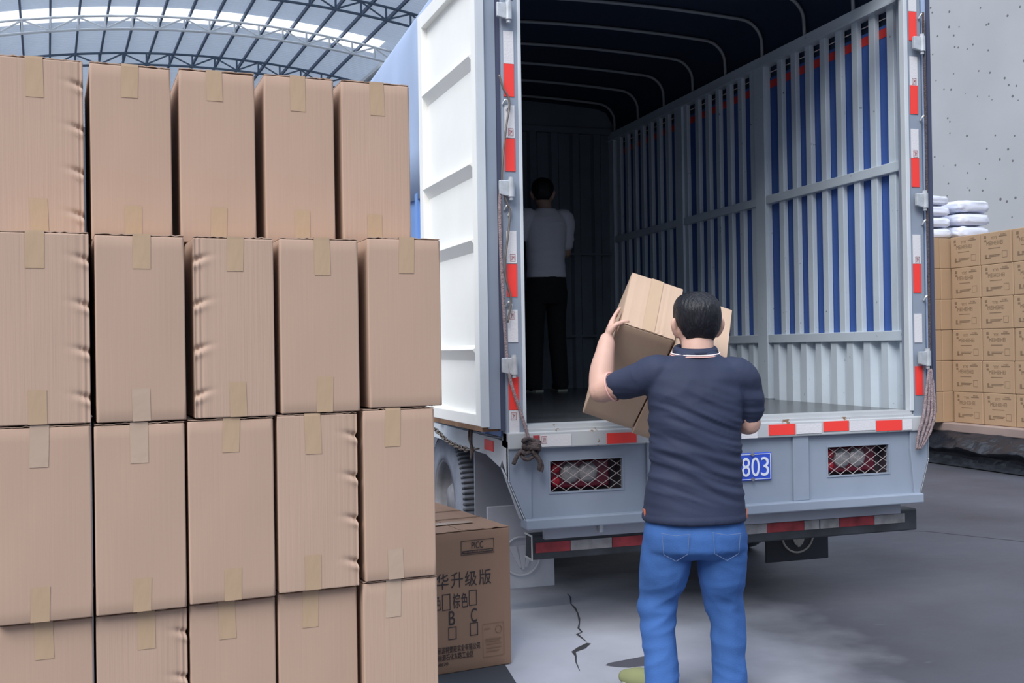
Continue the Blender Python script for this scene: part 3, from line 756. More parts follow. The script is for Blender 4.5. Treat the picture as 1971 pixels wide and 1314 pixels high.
# hinges
def hinge(x, z, s):
    h = empty('door_hinge', (x, -0.02, z)); h.parent = truck
    bm = bmesh.new(); cyl(bm, (0.018*s, -0.012, 0), (0, 0, 1), 0.017, 0.078, 16); cyl(bm, (0.018*s, -0.012, -0.046), (0, 0, 1), 0.010, 0.016, 10); cyl(bm, (0.018*s, -0.012, 0.045), (0, 0, 1), 0.012, 0.014, 10)
    obj('hinge_barrel', bm, M['steel_bare'], h, smooth=False)
    bm = bmesh.new(); prism(bm, [(-0.040*s, 0.036), (0.012*s, 0.036), (0.012*s, -0.036), (-0.012*s, -0.036), (-0.040*s, -0.028)], 'Y', -0.022, -0.004); bevel(obj('hinge_leaf', bm, M['steel_bare'], h), 0.003)
for z in (2.917, 2.098, 1.28): hinge(-1.168, z, 1)
for z in (2.93, 2.105, 1.275): hinge(1.118, z, 1)
# door hold-back hooks on posts
for z in (2.51, 2.02, 1.575):
    bm = bmesh.new(); tube(bm, spline([(-1.178, -0.01, z-0.02), (-1.165, -0.02, z), (-1.150, -0.02, z-0.02), (-1.16, -0.012, z-0.045)], 4), 0.005, 6); obj('tie_hook', bm, M['steel_bare'], lp)
for z in (3.08, 2.54, 1.99, 1.59):
    bm = bmesh.new(); tube(bm, spline([(1.135, -0.01, z-0.01), (1.142, -0.02, z+0.008), (1.15, -0.02, z+0.015)], 4), 0.006, 6); obj('tie_hook', bm, M['steel_bare'], rp)

# ropes and chain tied to the truck
bm = bmesh.new(); tube(bm, spline([(-1.200, -0.030, 2.10), (-1.205, -0.030, 1.98), (-1.203, -0.03, 1.8), (-1.196, -0.03, 1.6), (-1.188, -0.03, 1.42), (-1.180, -0.034, 1.30), (-1.165, -0.036, 1.2), (-1.11, -0.045, 1.02), (-1.085, -0.05, 0.93)], 6), 0.008, 8)
o = obj('tie_rope', bm, M['rope_pale'], smooth=True); tag(o, 'pale pinkish rope hanging from the middle left door hinge down to a knot', 'rope')
bm = bmesh.new(); tube(bm, spline([(-1.198, -0.03, 2.62), (-1.180, -0.03, 2.56), (-1.150, -0.028, 2.50), (-1.168, -0.03, 2.38), (-1.188, -0.03, 2.22), (-1.190, -0.03, 2.10), (-1.168, -0.03, 2.03), (-1.155, -0.028, 1.985), (-1.170, -0.03, 1.86), (-1.186, -0.03, 1.74), (-1.176, -0.03, 1.66), (-1.158, -0.028, 1.585), (-1.176, -0.03, 1.48)], 6), 0.005, 7)
o = obj('lashing_line', bm, M['chain'], smooth=True); tag(o, 'thin dark cord zigzagging between small hooks on the left rear post', 'cord')
bm = bmesh.new()
c0 = Vector((-1.085, -0.065, 0.905))
for k in range(4):
    a = k*0.7
    tube(bm, [c0 + Vector((0.040*math.cos(t), -0.016*math.sin(2*t+a), 0.022*math.sin(t)+0.018*(k-1.5)+0.014*math.cos(t+a))) for t in [2*math.pi*i/20 for i in range(20)]], 0.0095, 8, closed=True)
for q in ([(-1.085, -0.06, 0.9), (-1.05, -0.06, 0.86), (-1.03, -0.06, 0.82), (-1.035, -0.06, 0.79)], [(-1.08, -0.065, 0.89), (-1.045, -0.07, 0.84), (-1.045, -0.06, 0.80)], [(-1.09, -0.065, 0.91), (-1.14, -0.06, 0.88), (-1.165, -0.05, 0.83)]):
    tube(bm, spline(q, 5), 0.010, 8)
o = obj('rope_knot', bm, M['rope_brown'], smooth=True); tag(o, 'bulky dark brown rope knot hanging at the left end of the rear sill', 'rope')
bm = bmesh.new()
for dx in (-0.018, 0.0, 0.016, 0.03):
    tube(bm, spline([(1.145+dx*0.3, -0.035, 1.22), (1.13+dx, -0.045, 1.10), (1.115+dx*1.4, -0.05, 0.98), (1.08+dx*1.4, -0.05, 0.88), (1.055+dx*0.5, -0.045, 0.80)], 6), [0.004+0.005*math.sin(math.pi*i/24)+0.0015*math.sin(i*1.9+dx*200) for i in range(25)], 7)
o = obj('tie_rope', bm, M['rope_pale'], smooth=True); tag(o, 'bunched pinkish rope hanging at the bottom of the right rear post', 'rope')
bm = bmesh.new(); tube(bm, spline([(1.152, -0.025, 3.1), (1.156, -0.025, 2.6), (1.154, -0.026, 2.1), (1.156, -0.026, 1.6), (1.15, -0.03, 1.22)], 6), 0.007, 7)
o = obj('lashing_line', bm, M['rope_brown'], smooth=True); tag(o, 'dark cord running straight down beside the hinges of the right rear post', 'cord')
def chain(pts, name, label):
    P = spline(pts, 8); bm = bmesh.new(); acc = 0; k = 0; last = P[0]
    for i in range(1, len(P)):
        acc += (P[i]-P[i-1]).length
        if acc > 0.028:
            a, b = last, P[i]; t = (b-a).normalized(); c = (a+b)/2
            n = t.cross(Vector((0, 0, 1)) if k % 2 else Vector((1, 0, 0)))
            n = n.normalized() if n.length > 0.1 else Vector((0, 1, 0))
            tube(bm, [c + t*0.022*math.cos(u) + n*0.011*math.sin(u) for u in [2*math.pi*j/14 for j in range(14)]], 0.004, 6, closed=True)
            last = P[i]; acc = 0; k += 1
    return tag(obj(name, bm, M['chain'], smooth=True), label, 'chain')
chain([(-1.31, 0.93, 1.07), (-1.325, 0.97, 1.02), (-1.32, 0.93, 0.95), (-1.30, 0.84, 0.92), (-1.285, 0.72, 0.885), (-1.265, 0.60, 0.865), (-1.24, 0.48, 0.855), (-1.205, 0.36, 0.87)], 'door_chain', 'dark steel chain looped under the bottom of the folded-back white door')
bm = bmesh.new()
for dx in (0, 0.02): tube(bm, spline([(-1.255, 0.33+dx, 0.985), (-1.262, 0.32+dx*2, 0.93), (-1.255, 0.345-dx, 0.87), (-1.262, 0.33, 0.82)], 5), 0.007, 7)
o = obj('hanging_strap', bm, M['rope_brown'], smooth=True); tag(o, 'short dark strap hanging below the white door near the left post', 'strap')

# ================================================================== CARTONS OF THE BIG STACK
SA = R(4.24); SE1 = Vector((math.cos(SA), math.sin(SA), 0)); SE2 = Vector((-math.sin(SA), math.cos(SA), 0)); SO = Vector((-2.6, -1.25, 0))
def carton(name, w, h, d, m, loc, rotz, dent=None, tape_x=0.0, tabs=(1, 1), bulge=0.003, seed=0, flaps=True, tw=0.052, clear=(0, 0)):
    """upright carton: front at local y=0, depth +y, base at z=0"""
    rnd = random.Random(seed)
    hb = h-0.006
    zk = [0.14*h, 0.385*h, 0.63*h, 0.87*h]
    ph = rnd.uniform(0, 6)
    def off(x, y, z):
        u = (x+w/2)/w; v = z/hb
        dy = -bulge*math.sin(math.pi*min(max(u, 0), 1))*math.sin(math.pi*min(max(v, 0), 1))
        dy += 0.0015*noise.noise(Vector((x*9+ph, z*4, seed*3.1)))
        dx = 0.0
        if dent:
            s = 1 if dent == 'R' else -1
            e = abs(s*w/2 - x); q = math.exp(-((e/0.032)**2))*math.exp(-((y/0.03)**2))
            for zz in zk:
                zz += 0.004*math.sin(zz*40+ph)
                sl_ = zz + 0.35*(e-0.015); g = math.exp(-(((z-sl_)/0.0075)**2)); dy += 0.012*q*g; dx -= s*0.005*q*g
                g2 = math.exp(-(((z-sl_+0.02)/0.010)**2)); dy -= 0.005*q*g2
            dy += 0.003*q*math.sin(x*420)
        return dx, dy
    ux = [-w/2 + w*t for t in ([0, .015, .035, .06, .09, .12, .16, .22, .3, .4, .5, .6, .7, .78, .84, .88, .91, .94, .965, .985, 1])]
    nz = 110 if dent else 14
    uz = [hb*i/nz for i in range(nz+1)]
    uy = [0, 0.006, 0.015, 0.03, 0.06, d*0.5, d]
    bm = bmesh.new(); cache = {}
    def V(x, y, z):
        k = (round(x, 5), round(y, 5), round(z, 5))
        if k not in cache:
            dx, dy = off(x, y, z) if y < 0.07 else (0, 0)
            cache[k] = bm.verts.new((x+dx, y+(dy*max(0, 1-y/0.07)), z))
        return cache[k]
    for i in range(len(ux)-1):
        for j in range(nz):
            bm.faces.new((V(ux[i], 0, uz[j]), V(ux[i+1], 0, uz[j]), V(ux[i+1], 0, uz[j+1]), V(ux[i], 0, uz[j+1])))
            bm.faces.new((V(ux[i], d, uz[j]), V(ux[i], d, uz[j+1]), V(ux[i+1], d, uz[j+1]), V(ux[i+1], d, uz[j])))
        for j in range(len(uy)-1):
            for z in (0, hb): bm.faces.new((V(ux[i], uy[j], z), V(ux[i+1], uy[j], z), V(ux[i+1], uy[j+1], z), V(ux[i], uy[j+1], z)))
    for x in (ux[0], ux[-1]):
        for i in range(len(uy)-1):
            for j in range(nz): bm.faces.new((V(x, uy[i], uz[j]), V(x, uy[i+1], uz[j]), V(x, uy[i+1], uz[j+1]), V(x, uy[i], uz[j+1])))
    body = obj(name, bm, m, loc=loc, rotz=rotz, smooth=True)
    bevel(body, 0.004, 2, 50)
    # top flaps
    if flaps:
        for x0, x1 in ((-w/2+0.001, tape_x*0.2-0.002), (tape_x*0.2+0.002, w/2-0.001)):
            bm = bmesh.new(); n = 10
            lift = [0.0012 + 0.007*abs(noise.noise(Vector((seed*2.3+x0*7, i*0.5, 1)))) for i in range(n+1)]
            T = []
            for i in range(n+1):
                x = x0+(x1-x0)*i/n; row = []
                for yy, fac in ((0.001, 1), (0.03, 0.3), (d-0.002, 0.2)):
                    z = hb+lift[i]*fac
                    row += [bm.verts.new((x, yy, z)), bm.verts.new((x, yy, z+0.0028))]
                T.append(row)
            for a, b in zip(T[:-1], T[1:]):
                bm.faces.new((a[0], b[0], b[1], a[1])); bm.faces.new((a[1], b[1], b[3], a[3])); bm.faces.new((a[3], b[3], b[5], a[5]))
                bm.faces.new((a[0], a[2], b[2], b[0])); bm.faces.new((a[2], a[4], b[4], b[2])); bm.faces.new((a[4], a[5], b[5], b[4]))
            bm.faces.new((T[0][0], T[0][1], T[0][3], T[0][5], T[0][4], T[0][2])); bm.faces.new((T[-1][0], T[-1][2], T[-1][4], T[-1][5], T[-1][3], T[-1][1]))
            obj('top_flap', bm, m, body)
    # tape tabs
    for k, on in enumerate(tabs):
        if not on: continue
        bm = bmesh.new(); L = rnd.uniform(0.095, 0.125); nx_, nz_ = 6, 8
        xa = tape_x + rnd.uniform(-0.008, 0.008); sk = rnd.uniform(-0.004, 0.004)
        G = []
        for j in range(nz_+1):
            z = (hb-0.001-L+L*j/nz_) if k == 0 else (0.001+L*j/nz_)
            G.append([])
            for i in range(nx_+1):
                x = xa - tw/2 + tw*i/nx_ + sk*j/nz_
                dx, dy = off(x, 0, z)
                G[-1].append(bm.verts.new((x, dy-0.0012, z)))
        for j in range(nz_):
            for i in range(nx_): bm.faces.new((G[j][i], G[j][i+1], G[j+1][i+1], G[j+1][i]))
        if k == 0:
            G2 = [bm.verts.new((xa-tw/2+tw*i/nx_+sk, -0.001, h+0.001)) for i in range(nx_+1)]; G3 = [bm.verts.new((xa-tw/2+tw*i/nx_+sk, d-0.004, h-0.001)) for i in range(nx_+1)]
            for i in range(nx_):
                bm.faces.new((G[-1][i], G[-1][i+1], G2[i+1], G2[i])); bm.faces.new((G2[i], G2[i+1], G3[i+1], G3[i]))
        t = obj('tape', bm, M['tape_clear'] if clear[k] else M['tape'], body, fix=False)
        sl = t.modifiers.new('thickness', 'SOLIDIFY'); sl.thickness = 0.0003; sl.offset = 0
    return body

CW = 0.5
rows = {
 # row: (y offset, [ (s0, s1, z0, z1, dent, tape_x, tabs, material, clear, label) ])
 1: (0.03, [
  (-0.545, -0.281, 0.0, 0.574, None, -0.005, (1, 0), 'card', (0, 0), 'tall plain carton at the left end of the bottom row, flat against the frame edge'),
  (-0.275, -0.008, 0.0, 0.574, 'R', 0.005, (1, 0), 'card_flute', (0, 0), 'bottom row carton, second from left, dented down its right edge'),
  (-0.003, 0.264, 0.0, 0.580, None, -0.02, (1, 0), 'card', (0, 0), 'bottom row carton in the middle, smooth, top edge raised at the left'),
  (0.270, 0.531, 0.0, 0.588, None, -0.03, (1, 0), 'card', (0, 0), 'bottom row carton, second from the right, smooth front with pale tape'),
  (0.544, 0.803, 0.0, 0.597, None, -0.03, (1, 0), 'card_flute', (1, 0), 'bottom row carton at the right end, beside the printed brown box')]),
 2: (0.0, [
  (-0.548, -0.280, 0.576, 1.154, None, -0.015, (1, 1), 'card', (1, 0), 'second row from below, leftmost tall carton with wide tape low down'),
  (-0.274, -0.010, 0.577, 1.152, None, -0.005, (1, 1), 'card', (1, 0), 'second row from below, second carton from left, smudged glossy tape at top'),
  (-0.004, 0.261, 0.583, 1.155, None, 0.005, (1, 1), 'card', (0, 0), 'second row from below, middle carton with a small nick on its face'),
  (0.270, 0.532, 0.591, 1.160, 'R', -0.02, (1, 1), 'card_flute', (0, 0), 'second row from below, ridged carton dented down its right edge'),
  (0.550, 0.798, 0.600, 1.168, None, -0.02, (1, 1), 'card', (0, 1), 'second row from below, rightmost carton, above the printed box')]),
 3: (-0.005, [
  (-0.545, -0.279, 1.157, 1.729, 'R', -0.01, (1, 1), 'card_flute', (0, 0), 'third row, leftmost pale carton with crushed notches on its right edge'),
  (-0.266, -0.004, 1.156, 1.726, None, 0.005, (1, 1), 'card', (0, 1), 'third row, second carton from left, torn glossy tape at its bottom'),
  (0.019, 0.268, 1.158, 1.725, 'L', 0.005, (1, 1), 'card_flute', (0, 0), 'third row, middle carton with crushed notches on its left edge'),
  (0.284, 0.543, 1.163, 1.728, None, 0.005, (1, 1), 'card', (0, 0), 'third row, second carton from right, pale band along its left side'),
  (0.572, 0.826, 1.171, 1.736, None, 0.0, (1, 0), 'card', (0, 0), 'third row, rightmost carton jutting past the row below, taped at top only')]),
 4: (0.235, [
  (-0.560, -0.289, 1.732, 2.305, 'R', 0.0, (1, 1), 'card_flute', (0, 0), 'top row, leftmost carton with crushed notches on its right edge'),
  (-0.272, -0.020, 1.730, 2.304, None, 0.0, (1, 1), 'card', (0, 0), 'top row, second carton from left, smooth with tape at top and bottom'),
  (0.003, 0.252, 1.729, 2.306, None, -0.005, (1, 1), 'card', (0, 0), 'top row, middle carton with a pale scuff down its left edge'),
  (0.281, 0.523, 1.730, 2.311, None, 0.0, (1, 1), 'card', (0, 0), 'top row, second carton from right, small tear halfway up its left edge'),
  (0.547, 0.797, 1.738, 2.311, None, 0.0, (1, 1), 'card_flute', (0, 0), 'top row, rightmost carton, next to the blue tarpaulin')]),
}
for rk, (yo, lst) in rows.items():
    for i, (s0, s1, z0, z1, dent, tx, tabs, mm, clr, lab) in enumerate(lst):
        jit = (0.0, 1.7, 0.6, 0.3, 0.2)[i] if rk > 2 else (0.0, 0.6, 0.6, 0.55, 0.5)[i]
        if rk == 1 and i == 4: yo2 = yo-0.02
        else: yo2 = yo
        c = (s0+s1)/2
        p = SO + SE1*c + SE2*yo2
        o = carton('cardboard_carton', s1-s0-0.003, z1-z0, CW, M[mm], (p.x, p.y, z0+0.0005), SA+R(jit), dent, tx, tabs, 0.003, rk*10+i, clear=clr)
        tag(o, lab, 'carton', 'tall plain cartons of the big stack')

# ================================================================== PRINTED CARTON BY THE TRUCK
PA = R(8.5)
pc = carton('printed_carton', 0.44, 0.592, 0.92, M['card_print'], (-1.270-0.22*math.cos(PA), -0.313-0.22*math.sin(PA), 0.004), PA, None, 0.0, (0, 0), 0.0015, 99, flaps=True)
tag(pc, 'brown carton printed with large black characters, on the floor below the white truck door', 'carton')
def px(u): return 0.22+u      # u measured from the right edge of the front
def put(s, u0, u1, z0, z1, m='ink', nm='printed_text', y=-0.0035):
    bm = text_mesh(s, u1-u0, z1-z0); bmesh.ops.translate(bm, verts=bm.verts, vec=(px(u0), y, z0)); return obj(nm, bm, M[m], pc)
for s, u0, u1 in (('豪', -0.413, -0.357), ('华', -0.345, -0.290), ('升', -0.279, -0.224), ('级', -0.215, -0.160), ('版', -0.150, -0.093)):
    if u0 < -0.42: continue
    put(s, u0, u1, 0.355, 0.420)
for s, u0, u1 in (('黑', -0.395, -0.363), ('色', -0.357, -0.325), ('棕', -0.272, -0.239), ('色', -0.234, -0.203)): put(s, u0, u1, 0.268, 0.331)
for s, u0, u1 in (('B', -0.291, -0.263), ('C', -0.190, -0.162)): put(s, u0, u1, 0.201, 0.260)
bm = bmesh.new()
for u0, u1, z0, z1 in ((-0.320, -0.283, 0.265, 0.333), (-0.198, -0.161, 0.272, 0.337), (-0.294, -0.257, 0.140, 0.193), (-0.195, -0.158, 0.145, 0.199)):
    bm = bmesh.new(); frame_rect(bm, px(u0), px(u1), z0, z1, 0.003, -0.0038, -0.0030); obj('tick_box', bm, M['ink'], pc)
put('海湖市华丽源特塑胶实业有限公司', -0.415, -0.150, 0.086, 0.114); put('海湖市华丽源石化东路工业区', -0.415, -0.180, 0.056, 0.083); put('邮编2760670', -0.415, -0.297, 0.034, 0.052)
bm = bmesh.new(); frame_rect(bm, px(-0.231), px(-0.077), 0.487, 0.548, 0.0022, -0.0038, -0.0030); box(bm, px(-0.225), px(-0.083), -0.0036, -0.0030, 0.493, 0.505); obj('logo_frame', bm, M['ink'], pc)
put('PICC', -0.182, -0.128, 0.511, 0.540); put('中国人民财产保险股份有限公司承保', -0.220, -0.088, 0.4955, 0.5025, 'card_print', 'logo_caption', -0.0040)
bm = bmesh.new(); frame_rect(bm, px(-0.136), px(-0.036), 0.045, 0.186, 0.0016, -0.0036, -0.0030)
for z, a, b in ((0.118, -0.124, -0.05), (0.108, -0.124, -0.055), (0.096, -0.12, -0.05), (0.080, -0.12, -0.05), (0.066, -0.12, -0.06), (0.162, -0.128, -0.100)): box(bm, px(a), px(b), -0.0035, -0.0030, z, z+0.004)
tube(bm, [(px(-0.062)+0.014*math.cos(t*math.pi/10), -0.0032, 0.158+0.016*math.sin(t*math.pi/10)) for t in range(20)], 0.0012, 4, closed=True)
obj('printed_label', bm, M['ink_thin'], pc)
# tape across the top
for y0, y1 in ((0.16, 0.215), (0.40, 0.44), (0.62, 0.66)):
    bm = bmesh.new(); box(bm, -0.21, 0.12 if y0 < 0.3 else 0.02, y0, y1, 0.5935, 0.5945); obj('tape', bm, M['tape_clear'], pc)
bm = bmesh.new()
for y in (0.30, 0.52): box(bm, -0.215, 0.215, y, y+0.006, 0.592, 0.594)
obj('flap_seam', bm, M['ink_soft'], pc)
bm = bmesh.new(); prism(bm, [(-1.80, -0.62), (-1.335, -0.585), (-1.30, -0.30), (-1.32, 0.45), (-1.74, 0.50)], 'Z', 0.0005, 0.0035)  # dark sheet paints in the carton's contact shadow
tag(obj('shadow_sheet', bm, M['shadow_grey']), 'flat dark grey sheet painting in shadow on the floor under the printed carton', 'sheet')

# ================================================================== RIGHT: PLATFORM, CARTONS, BAGS
pf = tag(empty('loading_platform', (6.2, 6.0, 0)), 'low platform draped in black plastic under the stacked printed cartons', 'platform')
bevel(obj('board', boxm(-0.62, 0.25, -4.5, 1.5, 0.36, 0.455), M['platform_board'], pf), 0.01)
bm = bmesh.new(); n = 150; prev = None
for i in range(n+1):
    y = -4.5 + 6.0*i/n
    w1 = 0.04*noise.noise(Vector((y*1.9, 0, 0)))+0.02*noise.noise(Vector((y*9, 5, 0))); w2 = 0.05*noise.noise(Vector((y*2.7, 3, 0)))
    z_t = 0.365 + 0.018*noise.noise(Vector((y*4, 7, 0)))
    prof = spline([(-0.59, y, z_t+0.01), (-0.64+w1*0.3, y, z_t-0.01), (-0.74+w1, y, 0.30+w2*0.5), (-0.84+w1, y, 0.225+w2*0.5), (-0.86+w1, y, 0.20+w2*0.5), (-0.74+w1*0.5, y, 0.13), (-0.76, y, 0.012)], 4)
    row = []
    for p in prof:
        q = noise.noise(Vector((p.x*9, y*5.5, p.z*9)))*0.030 + abs(noise.noise(Vector((p.x*20, y*13, p.z*20))))*0.018
        fade = min(1, max(0, (0.36-p.z)/0.04))*min(1, max(0, (p.z-0.01)/0.06))
        row.append(bm.verts.new((p.x-q*fade*0.6, p.y, max(0.008, p.z+q*fade*0.8))))
    if prev:
        for k in range(len(row)-1): bm.faces.new((prev[k], row[k], row[k+1], prev[k+1]))
    prev = row
o = obj('black_sheet', bm, M['black_sheet'], pf, smooth=False, fix=True); sl = o.modifiers.new('t', 'SOLIDIFY'); sl.thickness = 0.006
for y in (-4.3, -2.6, -1.2, 0.2, 1.3): obj('support_block', boxm(-0.60, 0.2, y, y+0.12, 0, 0.36), M['platform_board'], pf)
tag(pf, None, None)
# a printed carton 0.30 x 0.345 x 0.345, printed face towards -X
BH, BD = 0.345, 0.455
def far_carton_proto():
    bm = bmesh.new(); box(bm, -0.2, 0.2, -BD/2+0.003, BD/2-0.003, 0, BH-0.003)
    b = bevel(obj('stacked_carton', bm, M['card_far']), 0.006, 2)
    # print: lies on the face x=-0.2, readable from -X: text runs along -Y
    mt = Matrix(((0, 1, 0, -0.2), (-1, 0, 0, 0), (0, 0, 1, 0), (0, 0, 0, 1)))
    bm = bmesh.new()
    def T(s, u0, u1, z0, z1):
        t = text_mesh(s, u1-u0, z1-z0); bmesh.ops.translate(t, verts=t.verts, vec=(u0-BD/2, -0.001, z0)); merge(bm, t)
    k = BD/0.345
    T('MEIHEIHEI', 0.075*k, 0.255*k, 0.205, 0.245); T('YIYI', 0.125*k, 0.185*k, 0.265, 0.295)
    T('MEI', 0.235*k, 0.285*k, 0.298, 0.312)
    for u0, u1, z0, z1 in ((0.21, 0.30, 0.283, 0.293), (0.095, 0.225, 0.165, 0.172), (0.10, 0.23, 0.092, 0.100), (0.10, 0.215, 0.078, 0.086), (0.07, 0.12, 0.062, 0.07), (0.055, 0.075, 0.06, 0.105), (0.045, 0.07, 0.28, 0.31), (0.05, 0.072, 0.245, 0.265)):
        box(bm, u0*k-BD/2, u1*k-BD/2, -0.0014, -0.0006, z0, z1)
    frame_rect(bm, 0.245*k-BD/2, 0.30*k-BD/2, 0.06, 0.13, 0.003, -0.0014, -0.0006)
    bmesh.ops.transform(bm, matrix=mt, verts=bm.verts)
    obj('printed_text', bm, M['ink_soft'], b)
    bm = bmesh.new(); box(bm, -0.03, 0.03, -BD/2, BD/2, BH-0.003, BH-0.002); obj('tape', bm, M['tape'], b)
    return b
proto = far_carton_proto(); first = True
def copy_tree(o, parent=None):
    c = o.copy(); COL.objects.link(c); c.parent = parent
    for ch in o.children: copy_tree(ch, c)
    return c
ords = ['bottom', 'second', 'third', 'fourth', 'fifth', 'top']
used = False
def place_far(x, y, z, rz, label, group, sx=1.0):
    global used
    o = proto if not used else copy_tree(proto)
    used = True
    o.location = (x, y, z); o.rotation_euler = (0, 0, rz); o.scale = (sx, 1, 1); tag(o, label, 'carton', group)
cols = ['printed column next to the truck', 'middle printed column', 'printed column cut by the frame edge']
for i in range(3):
    for k in range(6):
        off_ = -0.035*(5-k)/5
        y = 5.19 - BD/2 - i*(BD+0.002) + off_*0 - (0.0 if k % 2 else 0.012) - 0.016*(5-k)*(-1)*0
        x = 5.70+0.2 + 0.006*((k*3+i) % 3)
        lev = {0: 'bottom', 1: 'second from bottom', 2: 'third from bottom', 3: 'third from top', 4: 'second from top', 5: 'topmost'}[k]
        place_far(x, y, 0.458+k*BH, R(0.5*((k+i) % 3-1)), f'faintly printed brown carton, {lev} of the {cols[i]}', 'printed cartons on the platform')
for i in range(2):
    for k in range(6):
        lev = {0: 'bottom', 1: 'second from bottom', 2: 'third from bottom', 3: 'third from top', 4: 'second from top', 5: 'topmost'}[k]
        which = 'back column touching the printed ones' if i == 0 else 'back column half hidden by the truck'
        place_far(5.980 - 0.602*i - (0.008 if k % 2 else 0), 5.205+BD/2+0.02*(k % 2)*0, 0.458+k*BH, R(90) if False else R(0.0), f'shaded carton, {lev} of the {which}', 'shaded cartons at the back of the platform', (2.0 if i == 0 else 1.0))
# white bags on top of the back cartons
def bag(name, loc, size, rz, label, seed):
    bm = bmesh.new(); bmesh.ops.create_icosphere(bm, subdivisions=4, radius=1)
    for v in bm.verts:
        p = v.co.copy()
        sp = lambda t, e: math.copysign(abs(t)**e, t)
        q = Vector((sp(p.x, 0.45)*size[0]/2, sp(p.y, 0.45)*size[1]/2, sp(p.z, 0.62)*size[2]/2))
        e = abs(p.x); q.z *= 1-0.25*e**4
        q += p*0.012*noise.noise(p*3+Vector((seed, 0, 0))) + p*0.006*noise.noise(p*9+Vector((seed, 3, 0)))
        v.co = q
    o = obj(name, bm, M['bag'], loc=loc, rotz=rz, smooth=True); return tag(o, label, 'bag', 'white bags on the back cartons')
bz = 0.458+6*BH+0.004
labs = ['white plastic bag, bottom of the right pile on the back cartons', 'white plastic bag, middle of the right pile on the back cartons', 'white plastic bag, top of the right pile on the back cartons',
        'white plastic bag, bottom of the left pile beside the truck', 'white plastic bag, second of the left pile beside the truck', 'white plastic bag, third of the left pile beside the truck', 'white plastic bag, slipping off the top of the left pile']
for k in range(3): bag('plastic_bag', (6.15+0.012*k, 5.50, bz+0.078+0.153*k), (0.50-0.02*k, 0.40, 0.148), R(4-2*k), labs[k], k*5.1)
for k in range(4): bag('plastic_bag', (5.68-0.012*k, 5.52, bz+0.064+0.127*k), (0.42, 0.38, 0.122), R(-8+5*k), labs[3+k], 20+k*3.3)
# wall fittings
o = bevel(obj('wall_socket', boxm(-0.05, 0.0, -0.13, 0.13, -0.07, 0.07), M['socket']), 0.01); 
WP = wpt(10.995, 12.2, 0)
o.location = (WP.x, WP.y, 3.25); o.rotation_euler = (0, 0, WA); tag(o, 'small cream box fixed to the speckled wall above the white bags', 'socket')
bm = bmesh.new()
pts = [(0.0, -0.12), (0.05, -0.13), (0.08, -0.04), (0.12, 0.05), (0.10, 0.16), (0.02, 0.19), (-0.04, 0.17), (-0.10, 0.12), (-0.02, 0.06), (-0.03, -0.04)]
prism(bm, [(a*1.2, b*1.1) for a, b in pts], 'X', -0.004, 0.0)
o = obj('broken_plaster', bm, M['hole'], wall_r); o.location = (11.0, 11.82, 2.90); o.scale = (1, 0.62, 0.62)

# ================================================================== PEOPLE
def limb(bm, pts, rad, n=16, k=5, flat=None):
    P = [Vector(p) for p in pts]
    Q = spline(P, k); m = len(P)-1; rr = []
    for i in range(len(Q)):
        t = i/k; a = min(int(t), m-1); f = t-a; f = f*f*(3-2*f); rr.append(rad[a]*(1-f)+rad[a+1]*f)
    # rounded ends
    t0 = (Q[0]-Q[1]).normalized(); t1 = (Q[-1]-Q[-2]).normalized()
    Q = [Q[0]+t0*rr[0]*0.85, Q[0]+t0*rr[0]*0.6] + Q + [Q[-1]+t1*rr[-1]*0.6, Q[-1]+t1*rr[-1]*0.85]
    rr = [rr[0]*0.45, rr[0]*0.8] + rr + [rr[-1]*0.8, rr[-1]*0.45]
    tube(bm, Q, rr, n, ry=flat)

def stack_rings(bm, rings, n=28, e=0.85):
    """rings: (z, cx, cy, hw, front, back)"""
    L = []
    for z, cx, cy, hw, fr, bk in rings:
        row = []
        for k in range(n):
            a = 2*math.pi*k/n; c, s = math.cos(a), math.sin(a)
            row.append(bm.verts.new((cx+hw*math.copysign(abs(c)**e, c), cy+(fr if s > 0 else bk)*math.copysign(abs(s)**e, s), z)))
        L.append(row)
    for A, B in zip(L[:-1], L[1:]):
        for k in range(n): bm.faces.new((A[k], A[(k+1) % n], B[(k+1) % n], B[k]))
    bm.faces.new(L[0][::-1]); bm.faces.new(L[-1])

def fused(name, bm, m, parent, voxel=0.007, smooth=6, fold=None):
    """weld overlapping closed shapes into one continuous skin"""
    bmesh.ops.recalc_face_normals(bm, faces=bm.faces)
    me = bpy.data.meshes.new('t'); bm.to_mesh(me); bm.free()
    t = bpy.data.objects.new('t', me); COL.objects.link(t)
    r = t.modifiers.new('r', 'REMESH'); r.mode = 'VOXEL'; r.voxel_size = voxel; r.use_smooth_shade = True
    s = t.modifiers.new('s', 'SMOOTH'); s.iterations = smooth; s.factor = 0.5
    dg = bpy.context.evaluated_depsgraph_get(); dg.update()
    out = bpy.data.meshes.new_from_object(t.evaluated_get(dg))
    bpy.data.objects.remove(t); bpy.data.meshes.remove(me)
    out.name = name; out.materials.clear(); out.materials.append(m)
    if fold:
        ns = [v.normal.copy() for v in out.vertices]; co = [v.co.copy() for v in out.vertices]
        for i, v in enumerate(out.vertices): v.co = co[i] + ns[i]*fold(co[i], ns[i])
    for p in out.polygons: p.use_smooth = True
    o = bpy.data.objects.new(name, out); COL.objects.link(o)
    if parent: o.parent = parent
    return o

def ridge(p, sc, seed=0.0):
    return 1-abs(noise.noise(Vector((p.x*sc[0]+seed, p.y*sc[1]+seed*1.3, p.z*sc[2]))))*2

